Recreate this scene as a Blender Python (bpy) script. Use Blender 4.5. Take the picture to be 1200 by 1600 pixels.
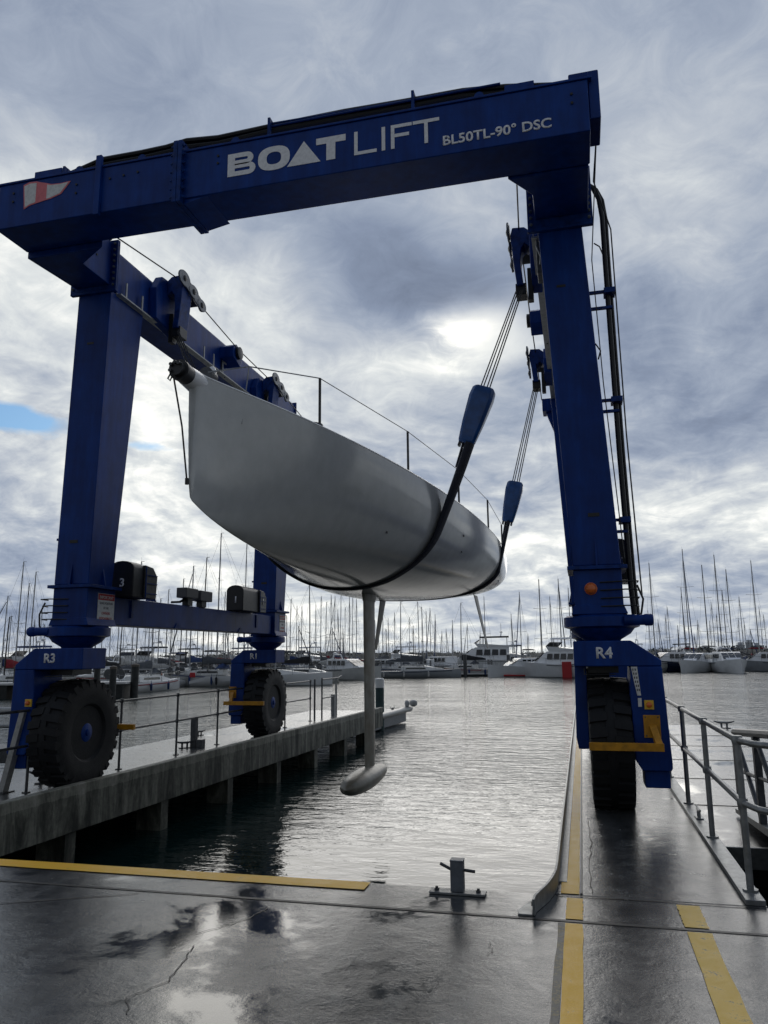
import bpy, bmesh, math, random
from math import sin, cos, pi, radians, atan2, sqrt, hypot
from mathutils import Vector, Matrix
random.seed(7)
for o in list(bpy.data.objects): bpy.data.objects.remove(o)
sc = bpy.context.scene
C = sc.collection

# ------------------------------------------------------------------ camera
F, HY, ROLL, EYE = 1200.0, 1023.0, 0.010, 1.6       # focal length / horizon row for a 1200x1600 frame
PITCH = math.atan((HY-800)/F); YAW = math.atan(307/(F/cos(PITCH)))
fw = Vector((-sin(YAW)*cos(PITCH), cos(YAW)*cos(PITCH), sin(PITCH)))
rt = Vector((cos(YAW), sin(YAW), 0)); up = rt.cross(fw)
R2 = rt*cos(ROLL)-up*sin(ROLL); U2 = rt*sin(ROLL)+up*cos(ROLL)
cd = bpy.data.cameras.new('camera'); cam = bpy.data.objects.new('camera', cd); C.objects.link(cam)
cam.matrix_world = Matrix(((R2.x,U2.x,-fw.x,0),(R2.y,U2.y,-fw.y,0),(R2.z,U2.z,-fw.z,EYE),(0,0,0,1)))
cd.sensor_fit = 'VERTICAL'; cd.sensor_height = 36; cd.lens = F/1600*36; cd.clip_end = 6000; cd.clip_start = .05
sc.camera = cam
def ray(px, py): return fw*F + R2*(px-600) + U2*(800-py)
def azel(px, py):
    d = ray(px, py).normalized(); return atan2(d.x, d.y), math.asin(d.z)
def bearing(px, dist, z=0.0, py=1040):
    """point at horizontal distance dist seen in the direction of column px"""
    d = ray(px, py); h = hypot(d.x, d.y); return Vector((d.x/h*dist, d.y/h*dist, z))

# ------------------------------------------------------------------ colour management, world, sun
sc.view_settings.view_transform = 'Standard'; sc.view_settings.look = 'None'
sc.view_settings.exposure = 0.42; sc.view_settings.gamma = 1
try: sc.view_settings.use_curve_mapping = False
except Exception: pass
sc.cycles.use_denoising = True
sc.cycles.max_bounces = 7; sc.cycles.glossy_bounces = 4; sc.cycles.diffuse_bounces = 3
SUN_AZ, SUN_EL = azel(728, 528)

world = bpy.data.worlds.new('World'); sc.world = world; world.use_nodes = True
nt = world.node_tree; N = nt.nodes; LK = nt.links; N.clear()
def nd(tree, t, **k):
    n = tree.nodes.new(t)
    for a, b in k.items():
        if a in ('op',): n.operation = b
        else: setattr(n, a, b)
    return n
def mth(op, a, b=None, c=None, clamp=False, tree=None):
    tree = tree or nt
    n = tree.nodes.new('ShaderNodeMath'); n.operation = op; n.use_clamp = clamp
    for i, v in enumerate((a, b, c)):
        if v is None: continue
        if isinstance(v, (int, float)): n.inputs[i].default_value = v
        else: tree.links.new(v, n.inputs[i])
    return n.outputs[0]
def noise(vec, scale, detail=6, rough=.55, dist=0., tree=None, dims='3D'):
    tree = tree or nt
    n = tree.nodes.new('ShaderNodeTexNoise'); n.noise_dimensions = dims
    n.inputs['Scale'].default_value = scale; n.inputs['Detail'].default_value = detail
    n.inputs['Roughness'].default_value = rough; n.inputs['Distortion'].default_value = dist
    tree.links.new(vec, n.inputs['Vector']); return n
def comb(x, y, z, tree=None):
    tree = tree or nt
    n = tree.nodes.new('ShaderNodeCombineXYZ')
    for i, v in enumerate((x, y, z)):
        if isinstance(v, (int, float)): n.inputs[i].default_value = v
        else: tree.links.new(v, n.inputs[i])
    return n.outputs[0]
def ramp(fac, stops, tree=None, interp='LINEAR'):
    tree = tree or nt
    n = tree.nodes.new('ShaderNodeValToRGB'); n.color_ramp.interpolation = interp
    el = n.color_ramp.elements
    while len(el) > 1: el.remove(el[-1])
    el[0].position = stops[0][0]; c = stops[0][1]; el[0].color = (*c, 1) if len(c) == 3 else c
    for p, c in stops[1:]:
        e = el.new(p); e.color = (*c, 1) if len(c) == 3 else c
    tree.links.new(fac, n.inputs[0]); return n.outputs[0]
def mixc(fac, a, b, tree=None, bt='MIX'):
    tree = tree or nt
    n = tree.nodes.new('ShaderNodeMix'); n.data_type = 'RGBA'; n.blend_type = bt
    if isinstance(fac, (int, float)): n.inputs[0].default_value = fac
    else: tree.links.new(fac, n.inputs[0])
    for i, v in ((6, a), (7, b)):
        if isinstance(v, tuple): n.inputs[i].default_value = (*v, 1) if len(v) == 3 else v
        else: tree.links.new(v, n.inputs[i])
    return n.outputs[2]

tc = N.new('ShaderNodeTexCoord').outputs['Generated']
sep = N.new('ShaderNodeSeparateXYZ'); LK.new(tc, sep.inputs[0])
dx, dy, dz = sep.outputs
az = mth('ARCTAN2', dx, dy); el = mth('ARCSINE', dz)
elp = mth('MAXIMUM', dz, 0.0)
inv = mth('DIVIDE', 1.0, mth('ADD', elp, .27))
plane = comb(mth('MULTIPLY', dx, inv), mth('MULTIPLY', dy, inv), 0.0)
sunp = comb(sin(SUN_AZ)*cos(SUN_EL)/(sin(SUN_EL)+.27), cos(SUN_AZ)*cos(SUN_EL)/(sin(SUN_EL)+.27), 0.0)
# warp of the large cloud masses
wz = noise(plane, 1.5, 5, .55); wsep = N.new('ShaderNodeSeparateColor'); LK.new(wz.outputs['Color'], wsep.inputs[0])
wfade = mth('MULTIPLY_ADD', elp, 1.0, .12)
azw = mth('ADD', az, mth('MULTIPLY', mth('SUBTRACT', wsep.outputs[0], .5), .26))
elw = mth('ADD', el, mth('MULTIPLY', mth('MULTIPLY', mth('SUBTRACT', wsep.outputs[1], .5), .5), wfade))
def blob(px, py, sx, sy, amp, a=azw, e=elw):
    A, E = azel(px, py)
    u = mth('MULTIPLY', mth('SUBTRACT', a, A), 1200/sx*.9)
    v = mth('MULTIPLY', mth('SUBTRACT', e, E), 1200/sy*.9)
    r2 = mth('ADD', mth('MULTIPLY', u, u), mth('MULTIPLY', v, v))
    return mth('MULTIPLY', mth('EXPONENT', mth('MULTIPLY', r2, -1.0)), amp)
BLOBS = [  # px, py, radius x, radius y, amplitude  (positions in the sky, seen from the quay)
 (560, 60, 420, 120, .05), (150, 130, 260, 90, -.10), (430, 150, 160, 60, .08),
 (40, 420, 200, 110, .30), (330, 430, 160, 90, .20), (470, 500, 90, 60, .05),
 (560, 400, 210, 85, -.17), (715, 425, 140, 50, -.12), (640, 470, 150, 60, -.14), (1100, 530, 220, 150, -.20), (1130, 640, 160, 60, -.08),
 (740, 320, 130, 45, .10), (850, 620, 200, 120, -.03), (1040, 300, 100, 110, .20), (1080, 130, 200, 90, .02),
 (760, 540, 75, 42, .16), (690, 600, 130, 40, .14), (590, 640, 150, 60, .12), (850, 640, 90, 120, -.04),
 (260, 620, 110, 90, .25), (120, 700, 140, 60, .18), (60, 860, 120, 80, -.18), (250, 780, 130, 60, .22), (230, 880, 150, 40, .16),
 (1120, 720, 120, 60, .10), (1060, 800, 200, 40, .22), (1130, 880, 130, 50, -.06), (860, 850, 120, 35, .20),
 (500, 985, 200, 40, .10), (700, 1000, 300, 35, .02), (1080, 960, 130, 50, -.14), (100, 960, 140, 50, -.12),
 (480, 560, 120, 50, .06), (980, 650, 120, 80, -.06),
]
B = mth('MULTIPLY_ADD', el, -.36, .68)
for b in BLOBS: B = mth('ADD', B, blob(*b))
n1 = noise(plane, 3.3, 9, .58, .55).outputs['Fac']
shift = N.new('ShaderNodeVectorMath'); shift.operation = 'SUBTRACT'; LK.new(sunp, shift.inputs[0]); LK.new(plane, shift.inputs[1])
nrm = N.new('ShaderNodeVectorMath'); nrm.operation = 'NORMALIZE'; LK.new(shift.outputs[0], nrm.inputs[0])
sc1 = N.new('ShaderNodeVectorMath'); sc1.operation = 'MULTIPLY_ADD'; LK.new(nrm.outputs[0], sc1.inputs[0]); sc1.inputs[1].default_value = (.07,)*3; LK.new(plane, sc1.inputs[2])
n2 = noise(sc1.outputs[0], 3.3, 9, .58, .55).outputs['Fac']
lit = mth('SUBTRACT', n1, n2)
n3 = noise(plane, .9, 4, .5).outputs['Fac']
n4 = noise(plane, 9.5, 8, .66, .9).outputs['Fac']
B = mth('ADD', B, mth('MULTIPLY', mth('SUBTRACT', n4, .5), .42))
detail_amp = mth('MULTIPLY_ADD', el, -1.15, .98, clamp=True)
B = mth('ADD', B, mth('MULTIPLY', mth('MULTIPLY', mth('SUBTRACT', n1, .5), -1.0), detail_amp))
B = mth('ADD', B, mth('MULTIPLY', mth('MULTIPLY', lit, 1.7), detail_amp))
B = mth('ADD', B, mth('MULTIPLY', mth('SUBTRACT', n3, .5), .35))
# behind the viewer, away from the sun, the cloud is thicker and darker
sdot = N.new('ShaderNodeVectorMath'); sdot.operation = 'DOT_PRODUCT'; LK.new(tc, sdot.inputs[0])
sdot.inputs[1].default_value = (sin(SUN_AZ)*cos(SUN_EL), cos(SUN_AZ)*cos(SUN_EL), sin(SUN_EL))
sd = sdot.outputs['Value']
cloud = ramp(B, [(0, (.118,.145,.205)), (.28, (.188,.228,.31)), (.45, (.27,.312,.388)), (.60, (.378,.412,.463)), (.78, (.56,.585,.59)), (.93, (.80,.80,.765)), (1, (.90,.89,.85))])
back = ramp(mth('MULTIPLY_ADD', sd, .5, .5), [(0, (.38,)*3), (.45, (.54,)*3), (.68, (.82,)*3), (.80, (1,)*3), (1, (1,)*3)])
cloud = mixc(1.0, cloud, back, bt='MULTIPLY')
azs = mth('ADD', az, mth('MULTIPLY', mth('SUBTRACT', n4, .5), .10)); els = mth('ADD', el, mth('MULTIPLY', mth('SUBTRACT', n1, .5), .10))
glow = mth('ADD', mth('MULTIPLY', blob(716, 524, 30, 24, 1.0, azs, els), .7), mth('MULTIPLY', blob(752, 520, 58, 36, 1.0, azs, els), .32), clamp=True)
cloud = mixc(glow, cloud, (1.35, 1.3, 1.15))
sky = N.new('ShaderNodeTexSky'); sky.sky_type = 'NISHITA'; sky.sun_disc = False
sky.sun_elevation = SUN_EL; sky.sun_rotation = SUN_AZ; sky.air_density = 1.3; sky.ozone_density = 3
skyc = mixc(1.0, sky.outputs[0], (.045, .062, .078), bt='MULTIPLY')
# gaps through which the blue shows
gap = mth('ADD', blob(45, 658, 90, 16, .9, az, el), blob(222, 697, 46, 10, .9, az, el))
gap = mth('ADD', gap, blob(5, 640, 50, 18, .4, az, el))
gap = mth('MULTIPLY', mth('SUBTRACT', mth('ADD', gap, mth('MULTIPLY', mth('SUBTRACT', noise(plane, 5.5, 6, .6).outputs['Fac'], .5), 2.2)), .42), 1.9, clamp=True)
gapmask = mth('MULTIPLY', gap, mth('MULTIPLY', mth('ADD', blob(45, 655, 170, 36, 1.0, az, el), blob(215, 695, 90, 22, 1.0, az, el)), 1.6, clamp=True))
col = mixc(gapmask, cloud, skyc)
bg = N.new('ShaderNodeBackground'); LK.new(col, bg.inputs[0]); bg.inputs[1].default_value = 1.0
out = N.new('ShaderNodeOutputWorld'); LK.new(bg.outputs[0], out.inputs[0])

sl = bpy.data.lights.new('sun', 'SUN'); sl.energy = 0.5; sl.angle = radians(40); sl.color = (1, .95, .87)
so = bpy.data.objects.new('sun', sl); C.objects.link(so)
sdir = Vector((sin(SUN_AZ)*cos(SUN_EL), cos(SUN_AZ)*cos(SUN_EL), sin(SUN_EL)))
so.rotation_euler = sdir.to_track_quat('Z', 'Y').to_euler(); so.location = sdir*50

# ------------------------------------------------------------------ materials
def mat(name, col, rough=.5, metal=0., spec=.5, coat=0., var=.0, vscale=8., bump=0., bscale=60., rvar=0., coat_rough=.1, dirt=None):
    m = bpy.data.materials.new(name); m.use_nodes = True; t = m.node_tree
    b = t.nodes['Principled BSDF']
    b.inputs['Base Color'].default_value = (*col, 1); b.inputs['Roughness'].default_value = rough
    b.inputs['Metallic'].default_value = metal; b.inputs['Specular IOR Level'].default_value = spec
    b.inputs['Coat Weight'].default_value = coat; b.inputs['Coat Roughness'].default_value = coat_rough
    co = t.nodes.new('ShaderNodeTexCoord').outputs['Object']
    n = noise(co, vscale, 5, .6, 0, t).outputs['Fac']
    if var or dirt:
        d = dirt or tuple(c*(1-var) for c in col)
        f = ramp(n, [(.38, (0,0,0)), (.66, (1,1,1))], t)
        f2 = t.nodes.new('ShaderNodeSeparateColor'); t.links.new(f, f2.inputs[0])
        t.links.new(mixc(mth('MULTIPLY', f2.outputs[0], 1.0 if not dirt else max(var, .4), tree=t), col, d, t), b.inputs['Base Color'])
    if rvar:
        n2 = noise(co, vscale*1.7, 4, .6, 0, t).outputs['Fac']
        t.links.new(mth('MULTIPLY_ADD', n2, rvar*2, rough-rvar, tree=t, clamp=True), b.inputs['Roughness'])
    if bump:
        n3 = noise(co, bscale, 4, .6, 0, t).outputs['Fac']
        bp = t.nodes.new('ShaderNodeBump'); bp.inputs['Strength'].default_value = bump; bp.inputs['Distance'].default_value = .01
        t.links.new(n3, bp.inputs['Height']); t.links.new(bp.outputs[0], b.inputs['Normal'])
    return m
M = {}
M['blue'] = mat('blue_paint', (.0015, .040, .235), .46, spec=.22, coat=.06, coat_rough=.25, var=.25, vscale=3., rvar=.08, bump=.05, bscale=9)
def crane_paint(m):
    t = m.node_tree; b = t.nodes['Principled BSDF']; co = t.nodes.new('ShaderNodeTexCoord').outputs['Object']
    mp = t.nodes.new('ShaderNodeMapping'); mp.inputs['Scale'].default_value = (1, 1, .12); t.links.new(co, mp.inputs[0])
    run = ramp(noise(mp.outputs[0], 9, 5, .6, .1, t).outputs['Fac'], [(.35, (.72,.74,.8)), (.55, (1,1,1)), (.72, (1.25,1.3,1.25))], t)
    spots = noise(co, 22, 6, .7, 0, t).outputs['Fac']; chips = mth('GREATER_THAN', spots, .735, tree=t)
    src = b.inputs['Base Color'].links[0].from_socket
    c = mixc(1.0, src, run, t, 'MULTIPLY'); c = mixc(mth('MULTIPLY', chips, .7, tree=t), c, (.07, .035, .02), t)
    t.links.new(c, b.inputs['Base Color'])
crane_paint(M['blue'])
M['blue_dull'] = mat('blue_paint_worn', (.002, .040, .22), .5, spec=.25, var=.45, vscale=12, rvar=.12, bump=.15, bscale=40)
M['block_blue'] = mat('block_blue', (.012, .09, .30), .38, coat=.3, var=.35, vscale=9, rvar=.1)
M['black'] = mat('black_rubber_paint', (.012, .013, .015), .45, var=.3, vscale=10, rvar=.1)
M['tyre'] = mat('tyre_rubber', (.011, .012, .014), .62, spec=.30, var=.35, vscale=7, rvar=.1, bump=.3, bscale=55, dirt=(.022,.022,.022))
M['rope'] = mat('wire_rope', (.03, .03, .03), .45, metal=.4)
M['grey_plate'] = mat('grey_plate', (.15, .165, .185), .4, metal=.2, var=.35, vscale=14)
M['galv'] = mat('galvanised_steel', (.30, .31, .31), .42, metal=.75, var=.35, vscale=15, rvar=.12, bump=.12, bscale=90)
M['galv_dark'] = mat('dark_steel', (.10, .105, .11), .45, metal=.5, var=.4, vscale=18, rvar=.1)
M['light_steel'] = mat('light_steel', (.45, .45, .43), .4, metal=.3, var=.3, vscale=14)
M['white_mark'] = mat('white_lettering', (.90, .90, .90), .5, var=.15, vscale=25)
M['white_dull'] = mat('white_sticker', (.78, .78, .75), .5, var=.2, vscale=30)
M['red_mark'] = mat('red_marking', (.50, .025, .03), .5, var=.2, vscale=20)
M['red_soft'] = mat('faded_red_marking', (.80, .20, .22), .5, var=.15, vscale=20)
M['yellow_steel'] = mat('yellow_steel', (.66, .30, .010), .42, var=.35, vscale=11, rvar=.1, bump=.1)
M['orange'] = mat('orange_lens', (.75, .16, .02), .25, coat=.5)
M['sling'] = mat('sling_webbing', (.016, .019, .032), .75, var=.3, vscale=30, bump=.3, bscale=150)
M['white'] = mat('white_gelcoat', (.84, .85, .85), .3, coat=.3, var=.08, vscale=1.5)
M['off_white'] = mat('cream_gelcoat', (.74, .74, .71), .35, coat=.2, var=.12, vscale=2)
M['grey_hull'] = mat('grey_hull', (.36, .38, .40), .35, coat=.2, var=.12, vscale=2)
M['navy'] = mat('navy_hull', (.012, .02, .05), .25, coat=.4)
M['deck'] = mat('boat_deck', (.68, .68, .66), .6, var=.2, vscale=4)
M['glass'] = mat('dark_glass', (.012, .016, .02), .06, spec=.8)
M['mast_alu'] = mat('mast_aluminium', (.30, .31, .32), .4, metal=.5)
M['mast_dark'] = mat('mast_carbon', (.025, .027, .03), .4)
M['cov_blue'] = mat('cover_blue', (.02, .05, .16), .8, var=.3, vscale=6)
M['cov_red'] = mat('cover_red', (.30, .02, .03), .8, var=.3, vscale=6)
M['cov_grey'] = mat('cover_grey', (.10, .11, .125), .8, var=.3, vscale=6)
M['cov_black'] = mat('cover_black', (.02, .022, .026), .8, var=.3, vscale=6)
M['cov_white'] = mat('cover_white', (.5, .5, .48), .8, var=.3, vscale=6)
M['cov_teal'] = mat('cover_teal', (.03, .16, .19), .8, var=.3, vscale=6)
M['keel'] = mat('keel_paint', (.27, .26, .215), .42, var=.75, vscale=4.5, rvar=.1, bump=.1, bscale=30, dirt=(.13,.10,.06))
M['timber'] = mat('weathered_timber', (.13, .11, .09), .8, var=.4, vscale=9, bump=.3)
M['dark_pile'] = mat('dark_wet_pile', (.035, .038, .036), .7, var=.5, vscale=5, bump=.3)
M['pile_green'] = mat('green_pile', (.035, .075, .075), .6, var=.4, vscale=5)
M['screen'] = mat('grey_plastic', (.09, .09, .095), .5)
M['building'] = mat('far_building', (.60, .62, .64), .9)  # lightened so the colour itself carries the distance haze
M['far_window'] = mat('far_window', (.34, .36, .38), .5)
M['tree'] = mat('far_foliage', (.075, .09, .08), .9, var=.5, vscale=.3)
M['land'] = mat('far_land', (.07, .075, .065), .95, var=.4, vscale=.05)

def wet_concrete():
    m = bpy.data.materials.new('wet_concrete'); m.use_nodes = True; t = m.node_tree; b = t.nodes['Principled BSDF']
    co = t.nodes.new('ShaderNodeTexCoord').outputs['Object']
    big = noise(co, .75, 6, .62, .4, t).outputs['Fac']
    med = noise(co, 4.5, 7, .65, .2, t).outputs['Fac']
    fine = noise(co, 60, 4, .6, 0, t).outputs['Fac']
    grit = noise(co, 260, 2, .6, 0, t).outputs['Fac']
    pud = mth('ADD', mth('MULTIPLY', big, 1.0, tree=t), mth('MULTIPLY', med, .18, tree=t), tree=t)
    sx_ = t.nodes.new('ShaderNodeSeparateXYZ'); t.links.new(co, sx_.inputs[0])
    pud = mth('SUBTRACT', pud, mth('MULTIPLY', mth('MULTIPLY_ADD', sx_.outputs[0], .8, 1.5, tree=t, clamp=True), .055, tree=t), tree=t)
    wet = ramp(pud, [(.595, (0,0,0)), (.685, (1,1,1))], t)
    ws = t.nodes.new('ShaderNodeSeparateColor'); t.links.new(wet, ws.inputs[0]); w = ws.outputs[0]
    base = ramp(med, [(.25, (.040,.043,.045)), (.5, (.072,.076,.077)), (.75, (.12,.125,.122))], t)
    speck = ramp(fine, [(.30, (.55,.55,.55)), (.5, (1,1,1)), (.75, (1.25,1.25,1.25))], t)
    base = mixc(1.0, base, speck, t, 'MULTIPLY')
    # tyre-blackened tracks and old drips along the dock axis
    mp2 = t.nodes.new('ShaderNodeMapping'); mp2.inputs['Scale'].default_value = (5, .35, 1); t.links.new(co, mp2.inputs[0])
    trk = ramp(noise(mp2.outputs[0], 1.0, 5, .65, .2, t).outputs['Fac'], [(.42, (.62,.62,.62)), (.58, (1.08,1.08,1.08))], t)
    base = mixc(.75, base, mixc(1.0, base, trk, t, 'MULTIPLY'), t)
    ag = t.nodes.new('ShaderNodeTexVoronoi'); ag.inputs['Scale'].default_value = 95; t.links.new(co, ag.inputs['Vector'])
    base = mixc(1.0, base, ramp(ag.outputs['Distance'], [(.12, (1.45,1.45,1.4)), (.3, (.95,.95,.95)), (.6, (.8,.8,.8))], t), t, 'MULTIPLY')
    base = mixc(mth('MULTIPLY', w, .6, tree=t), base, (.035, .039, .041), t)
    # a scatter of small light chips
    v = t.nodes.new('ShaderNodeTexVoronoi'); v.inputs['Scale'].default_value = 9; t.links.new(co, v.inputs['Vector'])
    chip = mth('LESS_THAN', v.outputs['Distance'], .045, tree=t)
    base = mixc(mth('MULTIPLY', chip, .55, tree=t), base, (.16, .16, .15), t)
    t.links.new(base, b.inputs['Base Color'])
    r = mth('MULTIPLY_ADD', med, .34, .055, tree=t)
    n = t.nodes.new('ShaderNodeMix'); n.data_type = 'FLOAT'; t.links.new(w, n.inputs[0]); t.links.new(r, n.inputs[2]); n.inputs[3].default_value = .035
    t.links.new(n.outputs[0], b.inputs['Roughness'])
    b.inputs['Specular IOR Level'].default_value = .62
    h = mth('ADD', mth('MULTIPLY', fine, .35, tree=t), mth('ADD', mth('MULTIPLY', grit, .12, tree=t), mth('MULTIPLY', med, 1.6, tree=t), tree=t), tree=t)
    bp = t.nodes.new('ShaderNodeBump'); bp.inputs['Distance'].default_value = .006
    t.links.new(mth('MULTIPLY_ADD', w, -.55, .62, tree=t), bp.inputs['Strength'])
    t.links.new(h, bp.inputs['Height']); t.links.new(bp.outputs[0], b.inputs['Normal'])
    return m
M['wet'] = wet_concrete()
def stained_concrete():
    m = bpy.data.materials.new('stained_concrete'); m.use_nodes = True; t = m.node_tree; b = t.nodes['Principled BSDF']
    co = t.nodes.new('ShaderNodeTexCoord').outputs['Object']
    mp = t.nodes.new('ShaderNodeMapping'); mp.inputs['Scale'].default_value = (1, 1, .22); t.links.new(co, mp.inputs[0])
    a = noise(mp.outputs[0], 4.2, 8, .72, .5, t).outputs['Fac']
    c = noise(co, 14, 5, .6, 0, t).outputs['Fac']
    s = t.nodes.new('ShaderNodeSeparateXYZ'); t.links.new(co, s.inputs[0])
    zf = mth('MULTIPLY_ADD', s.outputs[2], 1.0, .0, tree=t)
    dark = mth('ADD', a, mth('MULTIPLY', mth('LESS_THAN', mth('ADD', zf, mth('MULTIPLY', a, .10, tree=t), tree=t), .03, tree=t), -.09, tree=t), tree=t)
    base = ramp(dark, [(.28, (.025,.027,.022)), (.40, (.10,.103,.082)), (.52, (.23,.23,.19)), (.68, (.34,.335,.29))], t)
    base = mixc(1.0, base, ramp(c, [(.3, (.7,.7,.7)), (.7, (1.15,1.15,1.15))], t), t, 'MULTIPLY')
    t.links.new(base, b.inputs['Base Color']); b.inputs['Roughness'].default_value = .7
    bp = t.nodes.new('ShaderNodeBump'); bp.inputs['Distance'].default_value = .01; bp.inputs['Strength'].default_value = .5
    t.links.new(c, bp.inputs['Height']); t.links.new(bp.outputs[0], b.inputs['Normal'])
    return m
M['stained'] = stained_concrete()
def road_paint(name, col, worn):
    m = bpy.data.materials.new(name); m.use_nodes = True; t = m.node_tree; b = t.nodes['Principled BSDF']
    co = t.nodes.new('ShaderNodeTexCoord').outputs['Object']
    a = noise(co, 9, 7, .7, .3, t).outputs['Fac']; c = noise(co, 70, 4, .65, 0, t).outputs['Fac']
    f = ramp(mth('ADD', mth('MULTIPLY', a, .7, tree=t), mth('MULTIPLY', c, .3, tree=t), tree=t), [(.5-worn, (0,0,0)), (.5-worn+.09, (1,1,1))], t)
    fs = t.nodes.new('ShaderNodeSeparateColor'); t.links.new(f, fs.inputs[0])
    t.links.new(mixc(fs.outputs[0], (.09, .085, .07), col, t), b.inputs['Base Color'])
    t.links.new(mth('MULTIPLY_ADD', a, .4, .22, tree=t), b.inputs['Roughness']); b.inputs['Specular IOR Level'].default_value = .3
    bp = t.nodes.new('ShaderNodeBump'); bp.inputs['Distance'].default_value = .004; bp.inputs['Strength'].default_value = .5
    t.links.new(c, bp.inputs['Height']); t.links.new(bp.outputs[0], b.inputs['Normal'])
    return m
M['yellow'] = road_paint('yellow_paint', (.95, .52, .006), .20)
M['yellow_pale'] = road_paint('pale_yellow_paint', (.84, .53, .06), .15)
M['old_yellow'] = road_paint('old_worn_yellow', (.26, .21, .09), .02)
def water_mat():
    m = bpy.data.materials.new('water'); m.use_nodes = True; t = m.node_tree; b = t.nodes['Principled BSDF']
    b.inputs['Base Color'].default_value = (.006, .020, .020, 1); b.inputs['Roughness'].default_value = .03
    b.inputs['IOR'].default_value = 1.33; b.inputs['Specular IOR Level'].default_value = .5
    co = t.nodes.new('ShaderNodeTexCoord').outputs['Object']
    def layer(scale, sx, sy, rot, det, rough, dist=0.):
        mp = t.nodes.new('ShaderNodeMapping'); mp.inputs['Scale'].default_value = (sx, sy, 1); mp.inputs['Rotation'].default_value = (0, 0, rot)
        t.links.new(co, mp.inputs[0]); return noise(mp.outputs[0], scale, det, rough, dist, t).outputs['Fac']
    a = layer(2.2, .45, 1.0, .25, 3, .5, .5)
    c = layer(6.5, .5, 1.0, -.2, 3, .55, .4)
    g = layer(.35, .6, 1.0, .1, 3, .5)
    k = layer(.12, 1, 1, 0, 3, .5)
    h = mth('ADD', mth('MULTIPLY', a, 1.0, tree=t), mth('MULTIPLY', c, .42, tree=t), tree=t)
    mid = layer(3.8, .55, 1.0, .45, 4, .6, .6)
    h = mth('ADD', h, mth('ADD', mth('MULTIPLY', g, 1.6, tree=t), mth('MULTIPLY', mid, .7, tree=t), tree=t), tree=t)
    h = mth('MULTIPLY', h, mth('MULTIPLY_ADD', k, 1.4, .25, tree=t), tree=t)
    sy = t.nodes.new('ShaderNodeSeparateXYZ'); t.links.new(co, sy.inputs[0])
    calm = mth('MULTIPLY_ADD', mth('SMOOTH_MIN', mth('MAXIMUM', mth('SUBTRACT', sy.outputs[1], 8.5, tree=t), 0.0, tree=t), 10.0, .5, tree=t), .10, .17, tree=t)
    h = mth('MULTIPLY', h, calm, tree=t)
    # rings where drops fall from the keel and bubbles rise
    s = t.nodes.new('ShaderNodeSeparateXYZ'); t.links.new(co, s.inputs[0])
    for (x, y, sc_, rad, amp) in ((-2.75, 11.1, 34, .5, .02), (-1.3, 12.9, 36, .4, .03)):
        ddx = mth('SUBTRACT', s.outputs[0], x, tree=t); ddy = mth('SUBTRACT', s.outputs[1], y, tree=t)
        r = mth('SQRT', mth('ADD', mth('MULTIPLY', ddx, ddx, tree=t), mth('MULTIPLY', ddy, ddy, tree=t), tree=t), tree=t)
        wv = mth('SINE', mth('MULTIPLY', r, sc_, tree=t), tree=t)
        e = mth('EXPONENT', mth('MULTIPLY', mth('POWER', mth('DIVIDE', r, rad, tree=t), 2, tree=t), -1, tree=t), tree=t)
        h = mth('ADD', h, mth('MULTIPLY', mth('MULTIPLY', wv, e, tree=t), amp, tree=t), tree=t)
    bp = t.nodes.new('ShaderNodeBump'); bp.inputs['Distance'].default_value = .062; bp.inputs['Strength'].default_value = 1.0
    t.links.new(h, bp.inputs['Height']); t.links.new(bp.outputs[0], b.inputs['Normal'])
    return m
M['water'] = water_mat()
def hull_paint():
    m = bpy.data.materials.new('race_hull_paint'); m.use_nodes = True; t = m.node_tree; b = t.nodes['Principled BSDF']
    co = t.nodes.new('ShaderNodeTexCoord').outputs['Object']
    a = noise(co, .9, 5, .6, .3, t).outputs['Fac']; c = noise(co, 6, 5, .6, 0, t).outputs['Fac']
    s = t.nodes.new('ShaderNodeSeparateXYZ'); t.links.new(co, s.inputs[0])
    # the bottom below the boot line carries a slightly grey-green racing finish
    z = mth('ADD', s.outputs[2], mth('MULTIPLY', a, .06, tree=t), tree=t)
    f = ramp(mth('MULTIPLY_ADD', z, 1.0, -2.3, tree=t), [(.50, (1,1,1)), (.62, (0,0,0))], t)
    fs = t.nodes.new('ShaderNodeSeparateColor'); t.links.new(f, fs.inputs[0])
    base = mixc(fs.outputs[0], (.70, .69, .735), (.50, .515, .505), t)
    base = mixc(1.0, base, ramp(c, [(.3, (.9,.9,.9)), (.7, (1.04,1.04,1.04))], t), t, 'MULTIPLY')
    t.links.new(base, b.inputs['Base Color'])
    t.links.new(mth('MULTIPLY_ADD', fs.outputs[0], -.24, .40, tree=t), b.inputs['Roughness'])
    b.inputs['Coat Weight'].default_value = .18; b.inputs['Coat Roughness'].default_value = .10; b.inputs['Specular IOR Level'].default_value = .4
    bp = t.nodes.new('ShaderNodeBump'); bp.inputs['Distance'].default_value = .02; bp.inputs['Strength'].default_value = .12
    t.links.new(a, bp.inputs['Height']); t.links.new(bp.outputs[0], b.inputs['Normal'])
    return m
M['race_hull'] = hull_paint()

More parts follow.
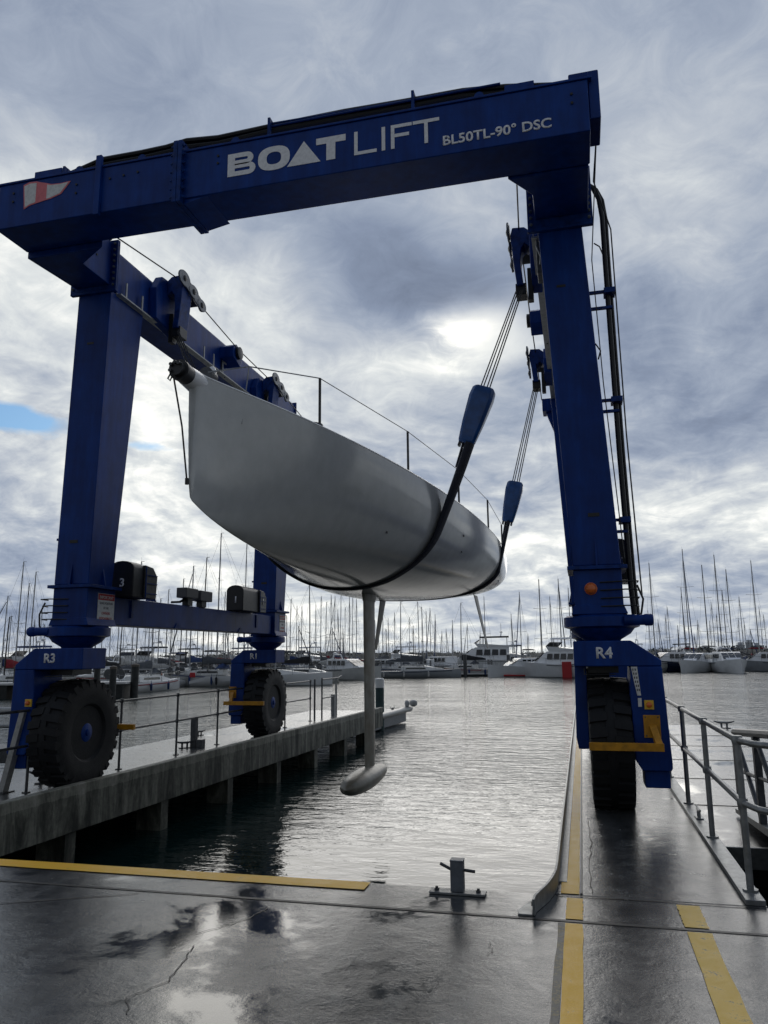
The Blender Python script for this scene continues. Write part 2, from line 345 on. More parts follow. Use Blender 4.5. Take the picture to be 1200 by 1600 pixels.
# ------------------------------------------------------------------ mesh helpers
class MB:
    def __init__(s): s.v = []; s.f = []; s.marks = []
    def add(s, vs, fs):
        s.marks.append((len(s.v), len(s.f))); k = len(s.v); s.v += [tuple(p) for p in vs]; s.f += [tuple(i+k for i in f) for f in fs]; return s
    def hexa(s, p):   # 8 points: bottom ring 0-3, top ring 4-7
        return s.add(p, [(3,2,1,0), (4,5,6,7), (0,1,5,4), (1,2,6,5), (2,3,7,6), (3,0,4,7)])
    def box(s, x0, x1, y0, y1, z0, z1):
        return s.hexa([(x0,y0,z0), (x1,y0,z0), (x1,y1,z0), (x0,y1,z0), (x0,y0,z1), (x1,y0,z1), (x1,y1,z1), (x0,y1,z1)])
    def prism(s, poly, ax, a0, a1):   # poly of 2D points in the other two axes
        n = len(poly)
        def P(u, v, w): return {'x': (w, u, v), 'y': (u, w, v), 'z': (u, v, w)}[ax]
        vs = [P(u, v, a0) for u, v in poly]+[P(u, v, a1) for u, v in poly]
        fs = [tuple(range(n)), tuple(range(2*n-1, n-1, -1))]+[(i, i+n, (i+1) % n+n, (i+1) % n) for i in range(n)]
        return s.add(vs, fs)
    def frames(s, pts):
        pts = [Vector(p) for p in pts]; fr = []
        t0 = (pts[1]-pts[0]).normalized(); ref = Vector((0,0,1)) if abs(t0.z) < .9 else Vector((0,1,0))
        a = t0.cross(ref).normalized()
        for i, p in enumerate(pts):
            if i == 0: t = t0
            elif i == len(pts)-1: t = (pts[-1]-pts[-2]).normalized()
            else: t = ((pts[i+1]-p).normalized()+(p-pts[i-1]).normalized()).normalized()
            a = (a-t*a.dot(t)).normalized(); fr.append((p, a, t.cross(a).normalized()))
        return fr
    def tube(s, pts, r, n=8, r1=None):
        fr = s.frames(pts); m = len(fr); vs = []
        for i, (p, a, b) in enumerate(fr):
            rr = r if r1 is None else r+(r1-r)*i/(m-1)
            if isinstance(r, (list, tuple)): rr = r[i]
            for k in range(n):
                t = 2*pi*k/n; vs.append(p+a*cos(t)*rr+b*sin(t)*rr)
        fs = [(i*n+k, i*n+(k+1) % n, (i+1)*n+(k+1) % n, (i+1)*n+k) for i in range(m-1) for k in range(n)]
        fs += [tuple(range(n-1, -1, -1)), tuple((m-1)*n+k for k in range(n))]
        return s.add(vs, fs)
    def ribbon(s, pts, w, th, side):   # flat band: width along side vectors, thickness outward
        vs = []; m = len(pts)
        for p, sd, nr in zip(pts, side, th):
            p = Vector(p); vs += [p-sd*w/2, p+sd*w/2, p+sd*w/2+nr, p-sd*w/2+nr]
        fs = [(i*4+k, i*4+(k+1) % 4, (i+1)*4+(k+1) % 4, (i+1)*4+k) for i in range(m-1) for k in range(4)]
        fs += [(3,2,1,0), tuple((m-1)*4+k for k in range(4))]
        return s.add(vs, fs)
    def lathe(s, prof, c, axis='z', n=24):   # prof: (radius, height)
        vs = []; c = Vector(c)
        for r, h in prof:
            for k in range(n):
                t = 2*pi*k/n; u, v = r*cos(t), r*sin(t)
                vs.append(c+Vector({'z': (u, v, h), 'x': (h, u, v), 'y': (v, h, u)}[axis]))
        m = len(prof)
        fs = [(i*n+k, i*n+(k+1) % n, (i+1)*n+(k+1) % n, (i+1)*n+k) for i in range(m-1) for k in range(n)]
        fs += [tuple(range(n-1, -1, -1)), tuple((m-1)*n+k for k in range(n))]
        return s.add(vs, fs)
    def loft(s, rings, caps=True, closed=True):
        n = len(rings[0]); m = len(rings); vs = [p for r in rings for p in r]; K = n if closed else n-1
        fs = [(i*n+k, i*n+(k+1) % n, (i+1)*n+(k+1) % n, (i+1)*n+k) for i in range(m-1) for k in range(K)]
        if caps: fs += [tuple(range(n-1, -1, -1)), tuple((m-1)*n+k for k in range(n))]
        return s.add(vs, fs)
    def sheet(s, x0, x1, y0, y1, z): return s.add([(x0,y0,z), (x1,y0,z), (x1,y1,z), (x0,y1,z)], [(0,1,2,3)])
    def build_each(s, name, m, parent=None, per=1, **k):
        outs = []
        for i in range(0, len(s.marks), per):
            v0, f0 = s.marks[i]; j = i+per
            v1, f1 = s.marks[j] if j < len(s.marks) else (len(s.v), len(s.f))
            b = MB(); b.v = s.v[v0:v1]; b.f = [tuple(q-v0 for q in f) for f in s.f[f0:f1]]; o = b.build(name, m, None if k.get('local') else parent, **{a: c for a, c in k.items() if a != 'local'})
            if k.get('local'): o.parent = parent
            outs.append(o)
        return outs
    def build(s, name, m, parent=None, bevel=0, smooth=True, angle=38, fix=True):
        me = bpy.data.meshes.new(name)
        org = Vector((0,0,0)); p = parent
        while p is not None: org += p.location; p = p.parent
        if parent is None:
            pass
        me.from_pydata([tuple(Vector(v)-org) for v in s.v], [], s.f)
        if fix:
            bm = bmesh.new(); bm.from_mesh(me); bmesh.ops.remove_doubles(bm, verts=bm.verts, dist=1e-5)
            bmesh.ops.recalc_face_normals(bm, faces=bm.faces); bm.to_mesh(me); bm.free()
        me.materials.append(M[m] if isinstance(m, str) else m)
        if smooth:
            me.polygons.foreach_set('use_smooth', [True]*len(me.polygons)); me.set_sharp_from_angle(angle=radians(angle))
        o = bpy.data.objects.new(name, me); C.objects.link(o)
        if parent is not None: o.parent = parent
        if bevel:
            b = o.modifiers.new('bevel', 'BEVEL'); b.width = bevel; b.segments = 2; b.limit_method = 'ANGLE'; b.angle_limit = radians(35); b.harden_normals = True
        return o
def empty(name, loc=(0,0,0), rz=0):
    o = bpy.data.objects.new(name, None); C.objects.link(o); o.location = loc; o.rotation_euler = (0,0,rz); return o
def tag(o, label=None, cat=None, group=None, kind=None):
    if label: o['label'] = label
    if cat: o['category'] = cat
    if group: o['group'] = group
    if kind: o['kind'] = kind
    return o
def text_mesh(txt, name, m, parent, loc, size, plane='xz', bold=0., sx=1., depth=.004, align='LEFT'):
    cu = bpy.data.curves.new('t', 'FONT'); cu.body = txt; cu.size = 1; cu.offset = bold; cu.align_x = align; cu.resolution_u = 4; cu.extrude = 0
    to = bpy.data.objects.new('t', cu); C.objects.link(to)
    dg = bpy.context.evaluated_depsgraph_get(); me = bpy.data.meshes.new_from_object(to.evaluated_get(dg))
    C.objects.unlink(to); bpy.data.objects.remove(to)
    bm = bmesh.new(); bm.from_mesh(me)
    r = bmesh.ops.extrude_face_region(bm, geom=bm.faces[:]); vv = [g for g in r['geom'] if isinstance(g, bmesh.types.BMVert)]
    bmesh.ops.translate(bm, verts=vv, vec=(0,0,depth/size))
    bmesh.ops.recalc_face_normals(bm, faces=bm.faces)
    org = Vector((0,0,0)); p = parent
    while p is not None: org += p.location; p = p.parent
    for v in bm.verts:
        x, y, z = v.co*size; x *= sx
        if plane == 'xz': q = Vector((x, -z, y))       # reads from -Y side
        else: q = Vector((z, x, y))                    # 'yz' reads from +X side
        v.co = q+Vector(loc)-org
    bm.to_mesh(me); bm.free(); me.materials.clear(); me.materials.append(M[m])
    for po in me.polygons: po.material_index = 0
    o = bpy.data.objects.new(name, me); C.objects.link(o); o.parent = parent; return o

# ------------------------------------------------------------------ the setting
WL = -.85
w = MB(); w.sheet(-1500, 1500, -40, 2600, WL); tag(w.build('water', 'water', smooth=False), kind='structure')
def joint(name, pts, width, z=.004, m='black'):
    b = MB(); vs = []
    for i, p in enumerate(pts):
        p = Vector((*p, 0)); q = Vector((*pts[min(i+1, len(pts)-1)], 0))-Vector((*pts[max(i-1, 0)], 0)); q.normalize()
        sd = Vector((-q.y, q.x, 0))*width/2*(1 if not isinstance(width, list) else 1); vs += [(p.x+sd.x, p.y+sd.y, z), (p.x-sd.x, p.y-sd.y, z)]
    b.add(vs, [(2*i, 2*i+1, 2*i+3, 2*i+2) for i in range(len(pts)-1)])
    return tag(b.build(name, m, smooth=False), kind='structure')
q = MB(); q.box(-45, 45, -30, 5.135, -1.6, 0); q.box(-45, 45, 5.16, 5.67, -1.6, -.001); q.box(-45, 45, 5.10, 5.18, -1.6, -.03)
tag(q.build('quay', 'wet', bevel=.006), kind='structure')
joint('expansion_joint', [(-20, 5.148), (20, 5.148)], .034, .003)
joint('expansion_joint', [(-4.0, 4.6), (-3.1, 5.05), (-3.05, 5.09)], .012)
joint('expansion_joint', [(-5.6, 3.6), (-4.7, 4.2), (-4.0, 4.6)], .010)
def crack(pts, wd, seed, name='crack'):
    rnd = random.Random(seed); P = []
    for (a, b) in zip(pts[:-1], pts[1:]):
        for k in range(7):
            t = k/7; P.append((a[0]+(b[0]-a[0])*t+rnd.uniform(-.009, .009), a[1]+(b[1]-a[1])*t+rnd.uniform(-.012, .012)))
    P.append(pts[-1]); joint(name, P, wd)
crack([(-2.05, 4.98), (-2.1, 4.75), (-2.28, 4.45)], .006, 1)
crack([(-2.2, 4.28), (-2.15, 4.05), (-2.1, 3.8), (-2.2, 3.6), (-2.1, 3.45)], .006, 3)
crack([(-.6, 4.7), (-.56, 4.55), (-.62, 4.48)], .004, 5)
# painted bands on the quay and along the runway
def band(x0, x1, y0, y1, z, m='yellow', n=1, seed=0):
    rnd = random.Random(seed); b = MB(); K = 40; vs = []
    horizontal = (x1-x0) > (y1-y0)
    for i in range(K+1):
        t = i/K; j0 = rnd.uniform(-.004, .004); j1 = rnd.uniform(-.004, .004)
        if horizontal: x = x0+(x1-x0)*t; vs += [(x, y0+j0, z), (x, y1+j1, z)]
        else: y = y0+(y1-y0)*t; vs += [(x0+j0, y, z), (x1+j1, y, z)]
    b.add(vs, [(2*i, 2*i+1, 2*i+3, 2*i+2) for i in range(K)])
    return tag(b.build('painted_line', m, smooth=False, fix=True), kind='structure')
band(-12, -1.55, 5.485, 5.662, .005, seed=1)
band(-.185, -.082, -3, 5.10, .005, seed=2); band(-.185, -.082, 5.18, 5.60, .005, seed=2)
band(-.225, -.186, -3, 5.10, .0045, 'old_yellow', seed=4)
band(.50, .635, -3, 5.10, .005, 'yellow_pale', seed=3); band(.50, .635, 5.18, 5.60, .005, 'yellow_pale', seed=5)

# right runway pier
rp = empty('runway_pier', (.4, 5.68, 0))
tag(rp, 'right concrete runway pier carrying the crane wheel marked R4, with yellow edge band', 'pier')
d = MB(); d.box(-.27, 1.06, 5.685, 24, -.45, 0.0); d.build('deck', 'wet', rp, bevel=.008)
d = MB()
for y in (8, 11.5, 15, 18.5, 22): d.tube([(.4, y, -2.2), (.4, y, -.45)], .16, 12)
for y in (8, 11.5, 15, 18.5, 22): d.box(-.2, 1.0, y-.2, y+.2, -.6, -.452)
d.build_each('support_pile', 'stained', rp)
k = MB(); k.box(.93, 1.05, 5.69, 23.9, .001, .035); k.build('kerb_plate', 'galv', rp, bevel=.004)
k = MB(); k.box(-.10, -.085, 5.69, 23.9, .001, .012); k.build('edge_strip', 'galv_dark', rp)
k = MB()
vs = []; K = 60; rnd = random.Random(9)
for i in range(K+1):
    y = 5.69+(23.8-5.69)*i/K; vs += [(-.225+rnd.uniform(-.003,.003), y, .006), (-.105+rnd.uniform(-.002,.002), y, .006)]
k.add(vs, [(2*i, 2*i+1, 2*i+3, 2*i+2) for i in range(K)]); k.build('yellow_band', 'yellow', rp, smooth=False)
joint('expansion_joint', [(-.25, 5.655), (1.0, 5.655)], .02, .0045)
crack([(-.02, 5.75), (-.03, 6.4), (-.01, 7.2), (-.03, 8.2)], .006, 12)
# steel guide rail with flared end
gr = empty('guide_rail', (-.25, 5.3, 0)); tag(gr, 'low steel wheel guide along the right runway edge, its flared end on the quay', 'guide rail')
g = MB(); g.box(-.262, -.245, 5.95, 23.9, .001, .13); g.box(-.262, -.19, 5.95, 23.9, .001, .0105); g.build('rail_plate', 'galv', gr, bevel=.002)
g = MB(); path = [(-.2535, 5.95), (-.258, 5.80), (-.275, 5.66), (-.305, 5.50), (-.345, 5.36), (-.372, 5.27), (-.376, 5.20)]
rings = []
for i, (x, y) in enumerate(path):
    h = .13-.035*i/(len(path)-1); rings.append([(x-.008, y, .001), (x+.008, y, .001), (x+.008, y, h), (x-.008, y, h)])
g.loft(rings); g.build('flared_end', 'galv', gr, bevel=.002)
g = MB(); g.prism([(-.30, 5.72), (-.285, 5.64), (-.315, 5.50), (-.355, 5.36), (-.385, 5.27), (-.385, 5.18), (-.47, 5.18), (-.48, 5.25), (-.40, 5.50)], 'z', .001, .014)
g.build('base_plate', 'galv', gr, bevel=.002)
g = MB(); g.box(-.397, -.384, 5.29, 5.31, .03, .055); g.build('lug', 'galv_dark', gr)

# railing of the right runway
def railing(label, base_pts, top, mid, m='galv', r=.022, tail=None, name='railing', nearlabel=None):
    root = empty(name, base_pts[0]); tag(root, label, 'railing')
    P = [Vector(p) for p in base_pts]
    for p in P:
        a = MB(); a.tube([p, p+Vector((0,0,top))], r*1.05, 10); a.lathe([(r*1.5, -.03), (r*1.75, 0), (r*1.5, .03)], p+Vector((0,0,top)), 'z', 10)
        a.lathe([(r*1.5, -.03), (r*1.7, 0), (r*1.5, .03)], p+Vector((0,0,mid)), 'z', 10); a.lathe([(.05, 0), (.05, .012)], p, 'z', 10)
        a.build('post', m, root)
    tl = [Vector(t) for t in (tail or [])]
    a = MB(); a.tube([t+Vector((0,0,top)) for t in tl]+[p+Vector((0,0,top)) for p in P], r, 10); a.build('top_rail', m, root)
    a = MB(); a.tube([t+Vector((0,0,mid)) for t in tl]+[p+Vector((0,0,mid)) for p in P], r, 10); a.build('mid_rail', m, root)
    return root
railing('tubular steel railing on the right runway edge, turning right at its near end',
        [(1.0, y, .035) for y in (5.9, 7.45, 9.0, 10.8, 12.7, 14.6, 16.5, 18.4, 20.3, 22.2)], .965, .555,
        tail=[(2.6, 5.36, .035), (1.9, 5.38, .035), (1.45, 5.42, .035), (1.2, 5.5, .035), (1.06, 5.66, .035)])
# cleats
def cleat(loc, rz, label, s=1., group=None, m='galv'):
    root = empty('mooring_cleat', loc, rz); tag(root, label, 'cleat', group)
    a = MB(); a.box(-.10*s, .10*s, -.045*s, .045*s, 0, .014*s); o = a.build('base_plate', m, None, bevel=.004*s); o.parent = root
    a = MB()
    for x in (-.045, .045): a.tube([(x*s, 0, .01*s), (x*s, 0, .09*s)], .018*s, 10)
    a.tube([(-.17*s, 0, .125*s), (-.12*s, 0, .105*s), (-.05*s, 0, .095*s), (.05*s, 0, .095*s), (.12*s, 0, .105*s), (.17*s, 0, .125*s)], [.008*s, .015*s, .02*s, .02*s, .015*s, .008*s], 10)
    o = a.build('horns', m); o.parent = root
    return root
cleat((1.0, 8.25, .036), radians(90), 'galvanised mooring cleat on the kerb plate of the right runway', .75)
cleat((-6.85, 9.05, 0), radians(28), 'large mooring cleat on the left pier beside the tyre marked R3', 1.25, m='galv_dark')
cleat((-6.95, 12.9, 0), radians(40), 'small mooring cleat beside the short square post on the left pier', 1.0, m='galv_dark')
cleat((-7.75, 15.0, 0), radians(60), 'farther mooring cleat near the outer edge of the left pier', .8, m='galv_dark')
# quay bollard post with cross bar
bo = empty('mooring_post', (-.905, 5.55, 0)); tag(bo, 'grey square mooring post with cross bar and base plate on the quay edge', 'bollard')
a = MB(); a.box(-1.095, -.715, 5.50, 5.60, .001, .016); a.build('base_plate', 'galv', bo, bevel=.003)
a = MB(); a.box(-.95, -.862, 5.515, 5.60, .016, .215); a.box(-.953, -.859, 5.512, 5.603, .208, .219); a.build('post', 'grey_plate', bo, bevel=.006)
a = MB(); a.tube([(-1.025, 5.56, .185), (-.95, 5.56, .150)], .0105, 10); a.tube([(-.862, 5.56, .150), (-.785, 5.56, .143)], .0105, 10); a.build_each('cross_bar', 'galv_dark', bo)
for x in (-1.05, -.765):
    a = MB(); a.lathe([(.017, 0), (.017, .012), (.010, .013), (.010, .024)], (x, 5.55, .016), 'z', 6); a.build('bolt', 'galv_dark', bo, smooth=False)

# left pier, very slightly skewed
lp = empty('concrete_pier', (-6.9, 6, 0)); tag(lp, 'long stained concrete pier at left carrying the wheels marked R3, railing along it', 'pier')
def lx(y, off=0.): return -6.0+.020*(y-7.3)+off
def strip_prism(o0, o1, z0, z1, y0=-2, y1=20.6):
    return [(lx(y0, o0), y0, z0), (lx(y0, o1), y0, z0), (lx(y1, o1), y1, z0), (lx(y1, o0), y1, z0), (lx(y0, o0), y0, z1), (lx(y0, o1), y0, z1), (lx(y1, o1), y1, z1), (lx(y1, o0), y1, z1)]
a = MB(); a.hexa(strip_prism(-2.15, -.125, -.42, 0, 5.68, 22.3)); a.build('deck', 'wet', lp, bevel=.01)
a = MB(); a.hexa(strip_prism(-.12, 0, -.44, .10, 5.69, 22.3)); a.build('edge_beam', 'stained', lp, bevel=.012)
a = MB()
for y in (8.5, 10.6, 12.7, 14.8, 16.9, 19.0, 21.2):
    a.hexa([(lx(y)-.45, y-.1, -3), (lx(y)-.06, y-.1, -3), (lx(y)-.06, y+.1, -3), (lx(y)-.45, y+.1, -3), (lx(y)-.45, y-.1, -.445), (lx(y)-.06, y-.1, -.445), (lx(y)-.06, y+.1, -.445), (lx(y)-.45, y+.1, -.445)])
a.build_each('support_pile', 'stained', lp)
a = MB(); a.hexa(strip_prism(-2.0, -1.9, -2.5, -.43, 5.7, 22)); a.build('back_wall', 'stained', lp)
railing('tubular steel railing standing along the left pier behind the two left wheels',
        [(-6.62, y, 0) for y in (6.6, 8.4, 10.35, 12.0, 13.5, 15.2, 16.9, 18.6)], .97, .55, r=.017, m='galv_dark')
gt = empty('pier_gate', (-6.6, 19.1, 0)); tag(gt, 'low steel gate frame on the far end of the left pier', 'gate')
a = MB(); a.tube([(-6.68, 19.1, 0), (-6.68, 19.1, 1.0)], .025, 8); a.tube([(-6.62, 19.5, 0), (-6.62, 19.5, 1.02)], .022, 8); a.build('post', 'galv_dark', gt)
a = MB(); a.tube([(-6.62, 19.5, .98), (-6.62, 20.9, .98), (-6.62, 21.2, 1.03)], .02, 8); a.tube([(-6.62, 19.5, .5), (-6.62, 20.6, .5)], .018, 8); a.build('rail', 'galv_dark', gt)
a = MB(); a.box(-6.70, -6.60, 20.5, 20.62, 0, .55); a.tube([(-6.65, 20.8, 0), (-6.65, 20.8, 1.0)], .03, 8); a.build('post', 'galv', gt)
br = empty('raking_post', (-6.9, 8.35, 0)); tag(br, 'pale raking steel post leaning beside the wheel marked R3', 'post')
a = MB(); a.hexa([(-6.95, 8.3, 0), (-6.87, 8.3, 0), (-6.87, 8.4, 0), (-6.95, 8.4, 0), (-6.72, 8.3, .95), (-6.65, 8.3, .95), (-6.65, 8.4, .95), (-6.72, 8.4, .95)]); a.build('brace', 'light_steel', br, bevel=.005)
a = MB(); a.box(-7.02, -6.82, 8.25, 8.45, .001, .013); a.build('base_plate', 'galv_dark', br)
sp = empty('service_post', (-6.85, 13.05, 0)); tag(sp, 'short dark square post on the left pier between the two left wheels', 'post')
a = MB(); a.box(-6.90, -6.80, 13.0, 13.1, 0, .52); a.build('post', 'galv_dark', sp, bevel=.005)
a = MB(); a.box(-6.78, -6.66, 12.98, 13.12, 0.0, .14); a.build('base_block', 'galv_dark', sp, bevel=.006)
# floating breakwater seen outside the left pier
fb = empty('floating_walkway', (-12, 13, WL)); tag(fb, 'pale floating walkway crossing behind the wheel marked R3 at the left edge', 'pontoon')
a = MB(); a.box(-18, -8.9, 12.9, 13.7, -.35, -.1); a.build('float', 'galv_dark', fb, bevel=.02)
a = MB(); a.tube([(-18, 12.9, .62), (-8.6, 12.9, .62)], .07, 10); a.build('handrail', 'light_steel', fb)
a = MB(); a.tube([(-18, 12.9, .33), (-8.6, 12.9, .33)], .035, 10); a.build('mid_rail', 'galv', fb)
for x in (-16.5, -14.5, -12.5, -10.5, -8.65):
    a = MB(); a.tube([(x, 12.9, -.1), (x, 12.9, .62)], .03, 8); a.build('post', 'galv', fb)
# pile and float at the end of the left pier
pl = empty('mooring_pile', (-6.6, 25.4, WL)); tag(pl, 'green mooring pile with white top beyond the end of the left pier', 'pile')
a = MB(); a.tube([(-6.6, 25.4, -3), (-6.6, 25.4, .52)], .145, 18); a.build('shaft', 'pile_green', pl)
a = MB(); a.tube([(-6.6, 25.4, .522), (-6.6, 25.4, .80), (-6.6, 25.4, .83)], [.15, .15, .12], 18); a.build('cap', 'off_white', pl)
fe = empty('float_dock', (-6.2, 26, WL)); tag(fe, 'low pale floating dock beyond the end of the left pier', 'pontoon')
a = MB(); a.tube([(-6.55, 22.6, -.36), (-6.25, 28.5, -.36)], .10, 14); a.build('float_tube', 'light_steel', fe)
a = MB(); a.hexa([(-7.8, 22.5, -.8), (-6.66, 22.5, -.8), (-6.36, 28.3, -.8), (-7.4, 28.3, -.8), (-7.8, 22.5, -.38), (-6.66, 22.5, -.38), (-6.36, 28.3, -.38), (-7.4, 28.3, -.38)]); a.build('deck', 'grey_plate', fe, bevel=.02)
for (x, y, s) in ((-6.1, 28.4, .8), (-6.25, 28.0, .5)):
    a = MB(); a.lathe([(.06*s, 0), (.16*s, .04), (.19*s, .12), (.16*s, .2), (.06*s, .24)], (x, y, -.28), 'z', 14); a.build('fender', 'cov_white', fe)
for (x, y, lb) in ((-6.9, 24.0, 'nearer'), (-6.6, 27.2, 'farther')):
    cleat((x, y, -.375), radians(80), f'{lb} mooring cleat on the pale float dock beyond the left pier', 1.2, m='galv_dark')

# right-hand floating pontoon and gangway
po = empty('floating_pontoon', (2.4, 9.1, WL)); tag(po, 'wet floating pontoon beside the right runway railing', 'pontoon')
a = MB(); a.box(1.32, 4.1, 9.1, 23.5, -.62, -.40); a.build('deck', 'wet', po, bevel=.01)
a = MB(); a.box(1.30, 4.12, 9.04, 9.098, -.60, -.385); a.box(1.262, 1.318, 9.1, 23.5, -.60, -.37); a.build('rubbing_strip', 'galv', po, bevel=.008)
a = MB()
for y in (11.4, 13.7, 16.0, 18.3, 20.6): a.box(1.33, 4.09, y, y+.03, -.399, -.394)
a.build_each('deck_joint', 'black', po, smooth=False)
a = MB(); a.box(1.5, 3.9, 9.4, 23.2, -1.1, -.63); a.build('float', 'black', po)
cleat((3.55, 22.6, -.40), radians(0), 'mooring cleat at the far end of the right floating pontoon', 1.5)
gw = empty('gangway', (2.1, 6.5, 0)); tag(gw, 'dark steel gangway with truss handrails sloping down to the right pontoon', 'gangway')
def gz(y): return .02-(y-5.7)*.072
for x in (1.78, 2.9):
    a = MB(); P = [(x, 10.6, gz(10.6)+.95), (x, 5.7, gz(5.7)+1.0)]; a.tube(P, .045, 8); a.tube([(x, 10.6, gz(10.6)+.5), (x, 5.7, gz(5.7)+.5)], .022, 8); a.build('handrail', 'galv_dark', gw)
    a = MB()
    ys = [10.6, 9.4, 8.2, 7.0, 5.8]
    for y in ys: a.hexa([(x-.035, y-.05, gz(y)), (x+.035, y-.05, gz(y)), (x+.035, y+.05, gz(y)), (x-.035, y+.05, gz(y)), (x-.035, y-.05, gz(y)+.95), (x+.035, y-.05, gz(y)+.95), (x+.035, y+.05, gz(y)+.95), (x-.035, y+.05, gz(y)+.95)])
    for y0, y1 in zip(ys[:-1], ys[1:]): a.tube([(x, y0, gz(y0)+.93), (x, y1, gz(y1)+.03)], .028, 6)
    a.build('truss', 'galv_dark', gw, bevel=.004)
    a = MB(); a.hexa([(x-.04, 5.7, gz(5.7)-.1), (x+.04, 5.7, gz(5.7)-.1), (x+.04, 10.8, gz(10.8)-.02), (x-.04, 10.8, gz(10.8)-.02), (x-.04, 5.7, gz(5.7)+.03), (x+.04, 5.7, gz(5.7)+.03), (x+.04, 10.8, gz(10.8)+.03), (x-.04, 10.8, gz(10.8)+.03)]); a.build('bottom_chord', 'galv', gw)
a = MB(); a.hexa([(1.825, 5.7, gz(5.7)-.03), (2.855, 5.7, gz(5.7)-.03), (2.855, 10.8, gz(10.8)-.03), (1.825, 10.8, gz(10.8)-.03), (1.825, 5.7, gz(5.7)), (2.855, 5.7, gz(5.7)), (2.855, 10.8, gz(10.8)), (1.825, 10.8, gz(10.8))]); a.build('walkway', 'galv', gw)

# ------------------------------------------------------------------ travel lift
TL = empty('boat_hoist', (-3.0, 12, 0)); tag(TL, 'huge blue wheeled boat hoist lettered along its front beam, straddling the dock', 'boat lift')
YF0, YF1 = 8.5, 9.1
# front beam
a = MB(); a.box(-6.50, .36, 7.0, 7.55, 6.62, 7.19); beam = a.build('front_beam', 'blue', TL, bevel=.012)
a = MB(); a.box(-6.52, .40, 6.985, 7.565, 7.19, 7.215); a.build('beam_top_plate', 'blue', beam, bevel=.004)
a = MB(); a.box(-4.14, -4.09, 6.93, 7.63, 6.555, 7.31); a.box(-4.085, -4.035, 6.93, 7.63, 6.555, 7.31); a.build_each('splice_flange', 'blue_dull', beam, bevel=.004)
a = MB()
for i in range(7):
    z = 6.62+i*.105
    for x0, s in ((-4.035, 1), (-4.14, -1)):
        for y in (6.96, 7.60): a.lathe([(.018, 0), (.018, .02), (.011, .021), (.011, .04)] if s > 0 else [(.011, -.04), (.011, -.021), (.018, -.02), (.018, 0)], (x0, y, z), 'x', 6)
a.build_each('flange_bolt', 'blue_dull', beam, smooth=False)
a = MB(); a.box(-5.15, -5.08, 6.955, 6.998, 6.58, 7.33); a.build('stiffener', 'blue', beam, bevel=.004)
a = MB()
for (x, z) in ((-5.93-.35, 7.06), (-5.93-.35, 6.95), (-5.42, 7.03), (-5.42, 6.92), (-4.98, 7.03), (-4.80, 7.04), (-4.62, 7.05), (-3.62, 7.07), (-3.62, 6.98), (.20, 7.05), (.20, 6.95)): a.lathe([(.014, 0), (.014, .012)], (x, 6.988, z), 'y', 10)
a.build_each('face_bolt', 'black', beam)
# wedge shoulders either side of the splice, underneath
a = MB(); a.hexa([(-4.03, 7.02, 6.565), (-3.75, 7.02, 6.617), (-3.75, 7.6, 6.617), (-4.03, 7.6, 6.565), (-4.03, 7.02, 6.619), (-3.75, 7.02, 6.619), (-3.75, 7.6, 6.619), (-4.03, 7.6, 6.619)]); a.build('splice_shoulder', 'blue', beam)
# end cap and boxes on top
a = MB(); a.box(.365, .47, 7.05, 7.5, 6.78, 7.32); a.box(.18, .47, 7.1, 7.45, 7.218, 7.36); a.build('end_sheave_box', 'blue', TL, bevel=.012)
a = MB(); a.box(-.46, -.16, 7.1, 7.4, 7.218, 7.37); a.tube([(-.44, 7.3, 7.37), (-.44, 7.3, 7.52)], .012, 8); a.build('top_box', 'blue', TL, bevel=.01)
a = MB(); a.box(-6.1, -5.72, 7.1, 7.45, 7.218, 7.38); a.box(-5.71, -5.64, 7.1, 7.4, 7.218, 7.36); a.build('top_box', 'blue', TL, bevel=.01)
# eye lugs
for x in (-5.45, -4.62, -3.45, -.72):
    a = MB(); p = [(x-.07, 7.216)]+[(x+.05*cos(t), 7.27+.05*sin(t)) for t in [pi-i*pi/8 for i in range(9)]]+[(x+.07, 7.216)]; a.prism(p, 'y', 7.06, 7.08); a.build('lifting_eye', 'blue_dull', TL)
# hose bundle along the beam top
def sag(p0, p1, n, s): return [tuple(Vector(p0).lerp(Vector(p1), i/n)-Vector((0,0,s*4*(i/n)*(1-i/n)))) for i in range(n+1)]
a = MB(); rnd = random.Random(3)
for i in range(12):
    y = 7.14+(i % 6)*.05; up_ = (i//6)*.07
    ks = [(-6.4, .05), (-5.7, .08), (-5.2, .20), (-4.7, .19), (-4.35, .22), (-4.1, .27), (-3.7, .22), (-3.1, .26), (-2.2, .27), (-1.5, .26), (-.9, .25), (-.45, .16), (.2, .05)]
    pts = [(x, y, 7.225+h*(.55+.45*(i % 6)/5)+up_*(1 if h > .1 else .2)+.015*rnd.random()) for x, h in ks]
    sm = []
    for j in range(len(pts)-1): sm += [tuple(Vector(pts[j]).lerp(Vector(pts[j+1]), t)) for t in (0, .33, .66)]
    a.tube(sm+[pts[-1]], .024, 6)
a.build('hose_bundle', 'black', TL)
a = MB()
for x, zt_ in ((-5.66, 7.34), (-3.05, 7.47), (-1.42, 7.47)): a.box(x-.015, x+.015, 7.06, 7.10, 7.216, zt_); a.box(x-.015, x+.015, 7.06, 7.5, zt_+.001, zt_+.015)
a.build_each('hose_bracket', 'blue_dull', TL, per=2)
a = MB(); a.tube([(-3.05, 7.12, 7.45), (-.5, 7.12, 7.40)], .012, 6); a.tube([(-3.05, 7.10, 7.40), (-.5, 7.10, 7.40)], .012, 6); a.tube([(-.3, 7.2, 7.30), (.25, 7.2, 7.33)], .010, 6); a.build_each('top_conduit', 'blue_dull', TL)
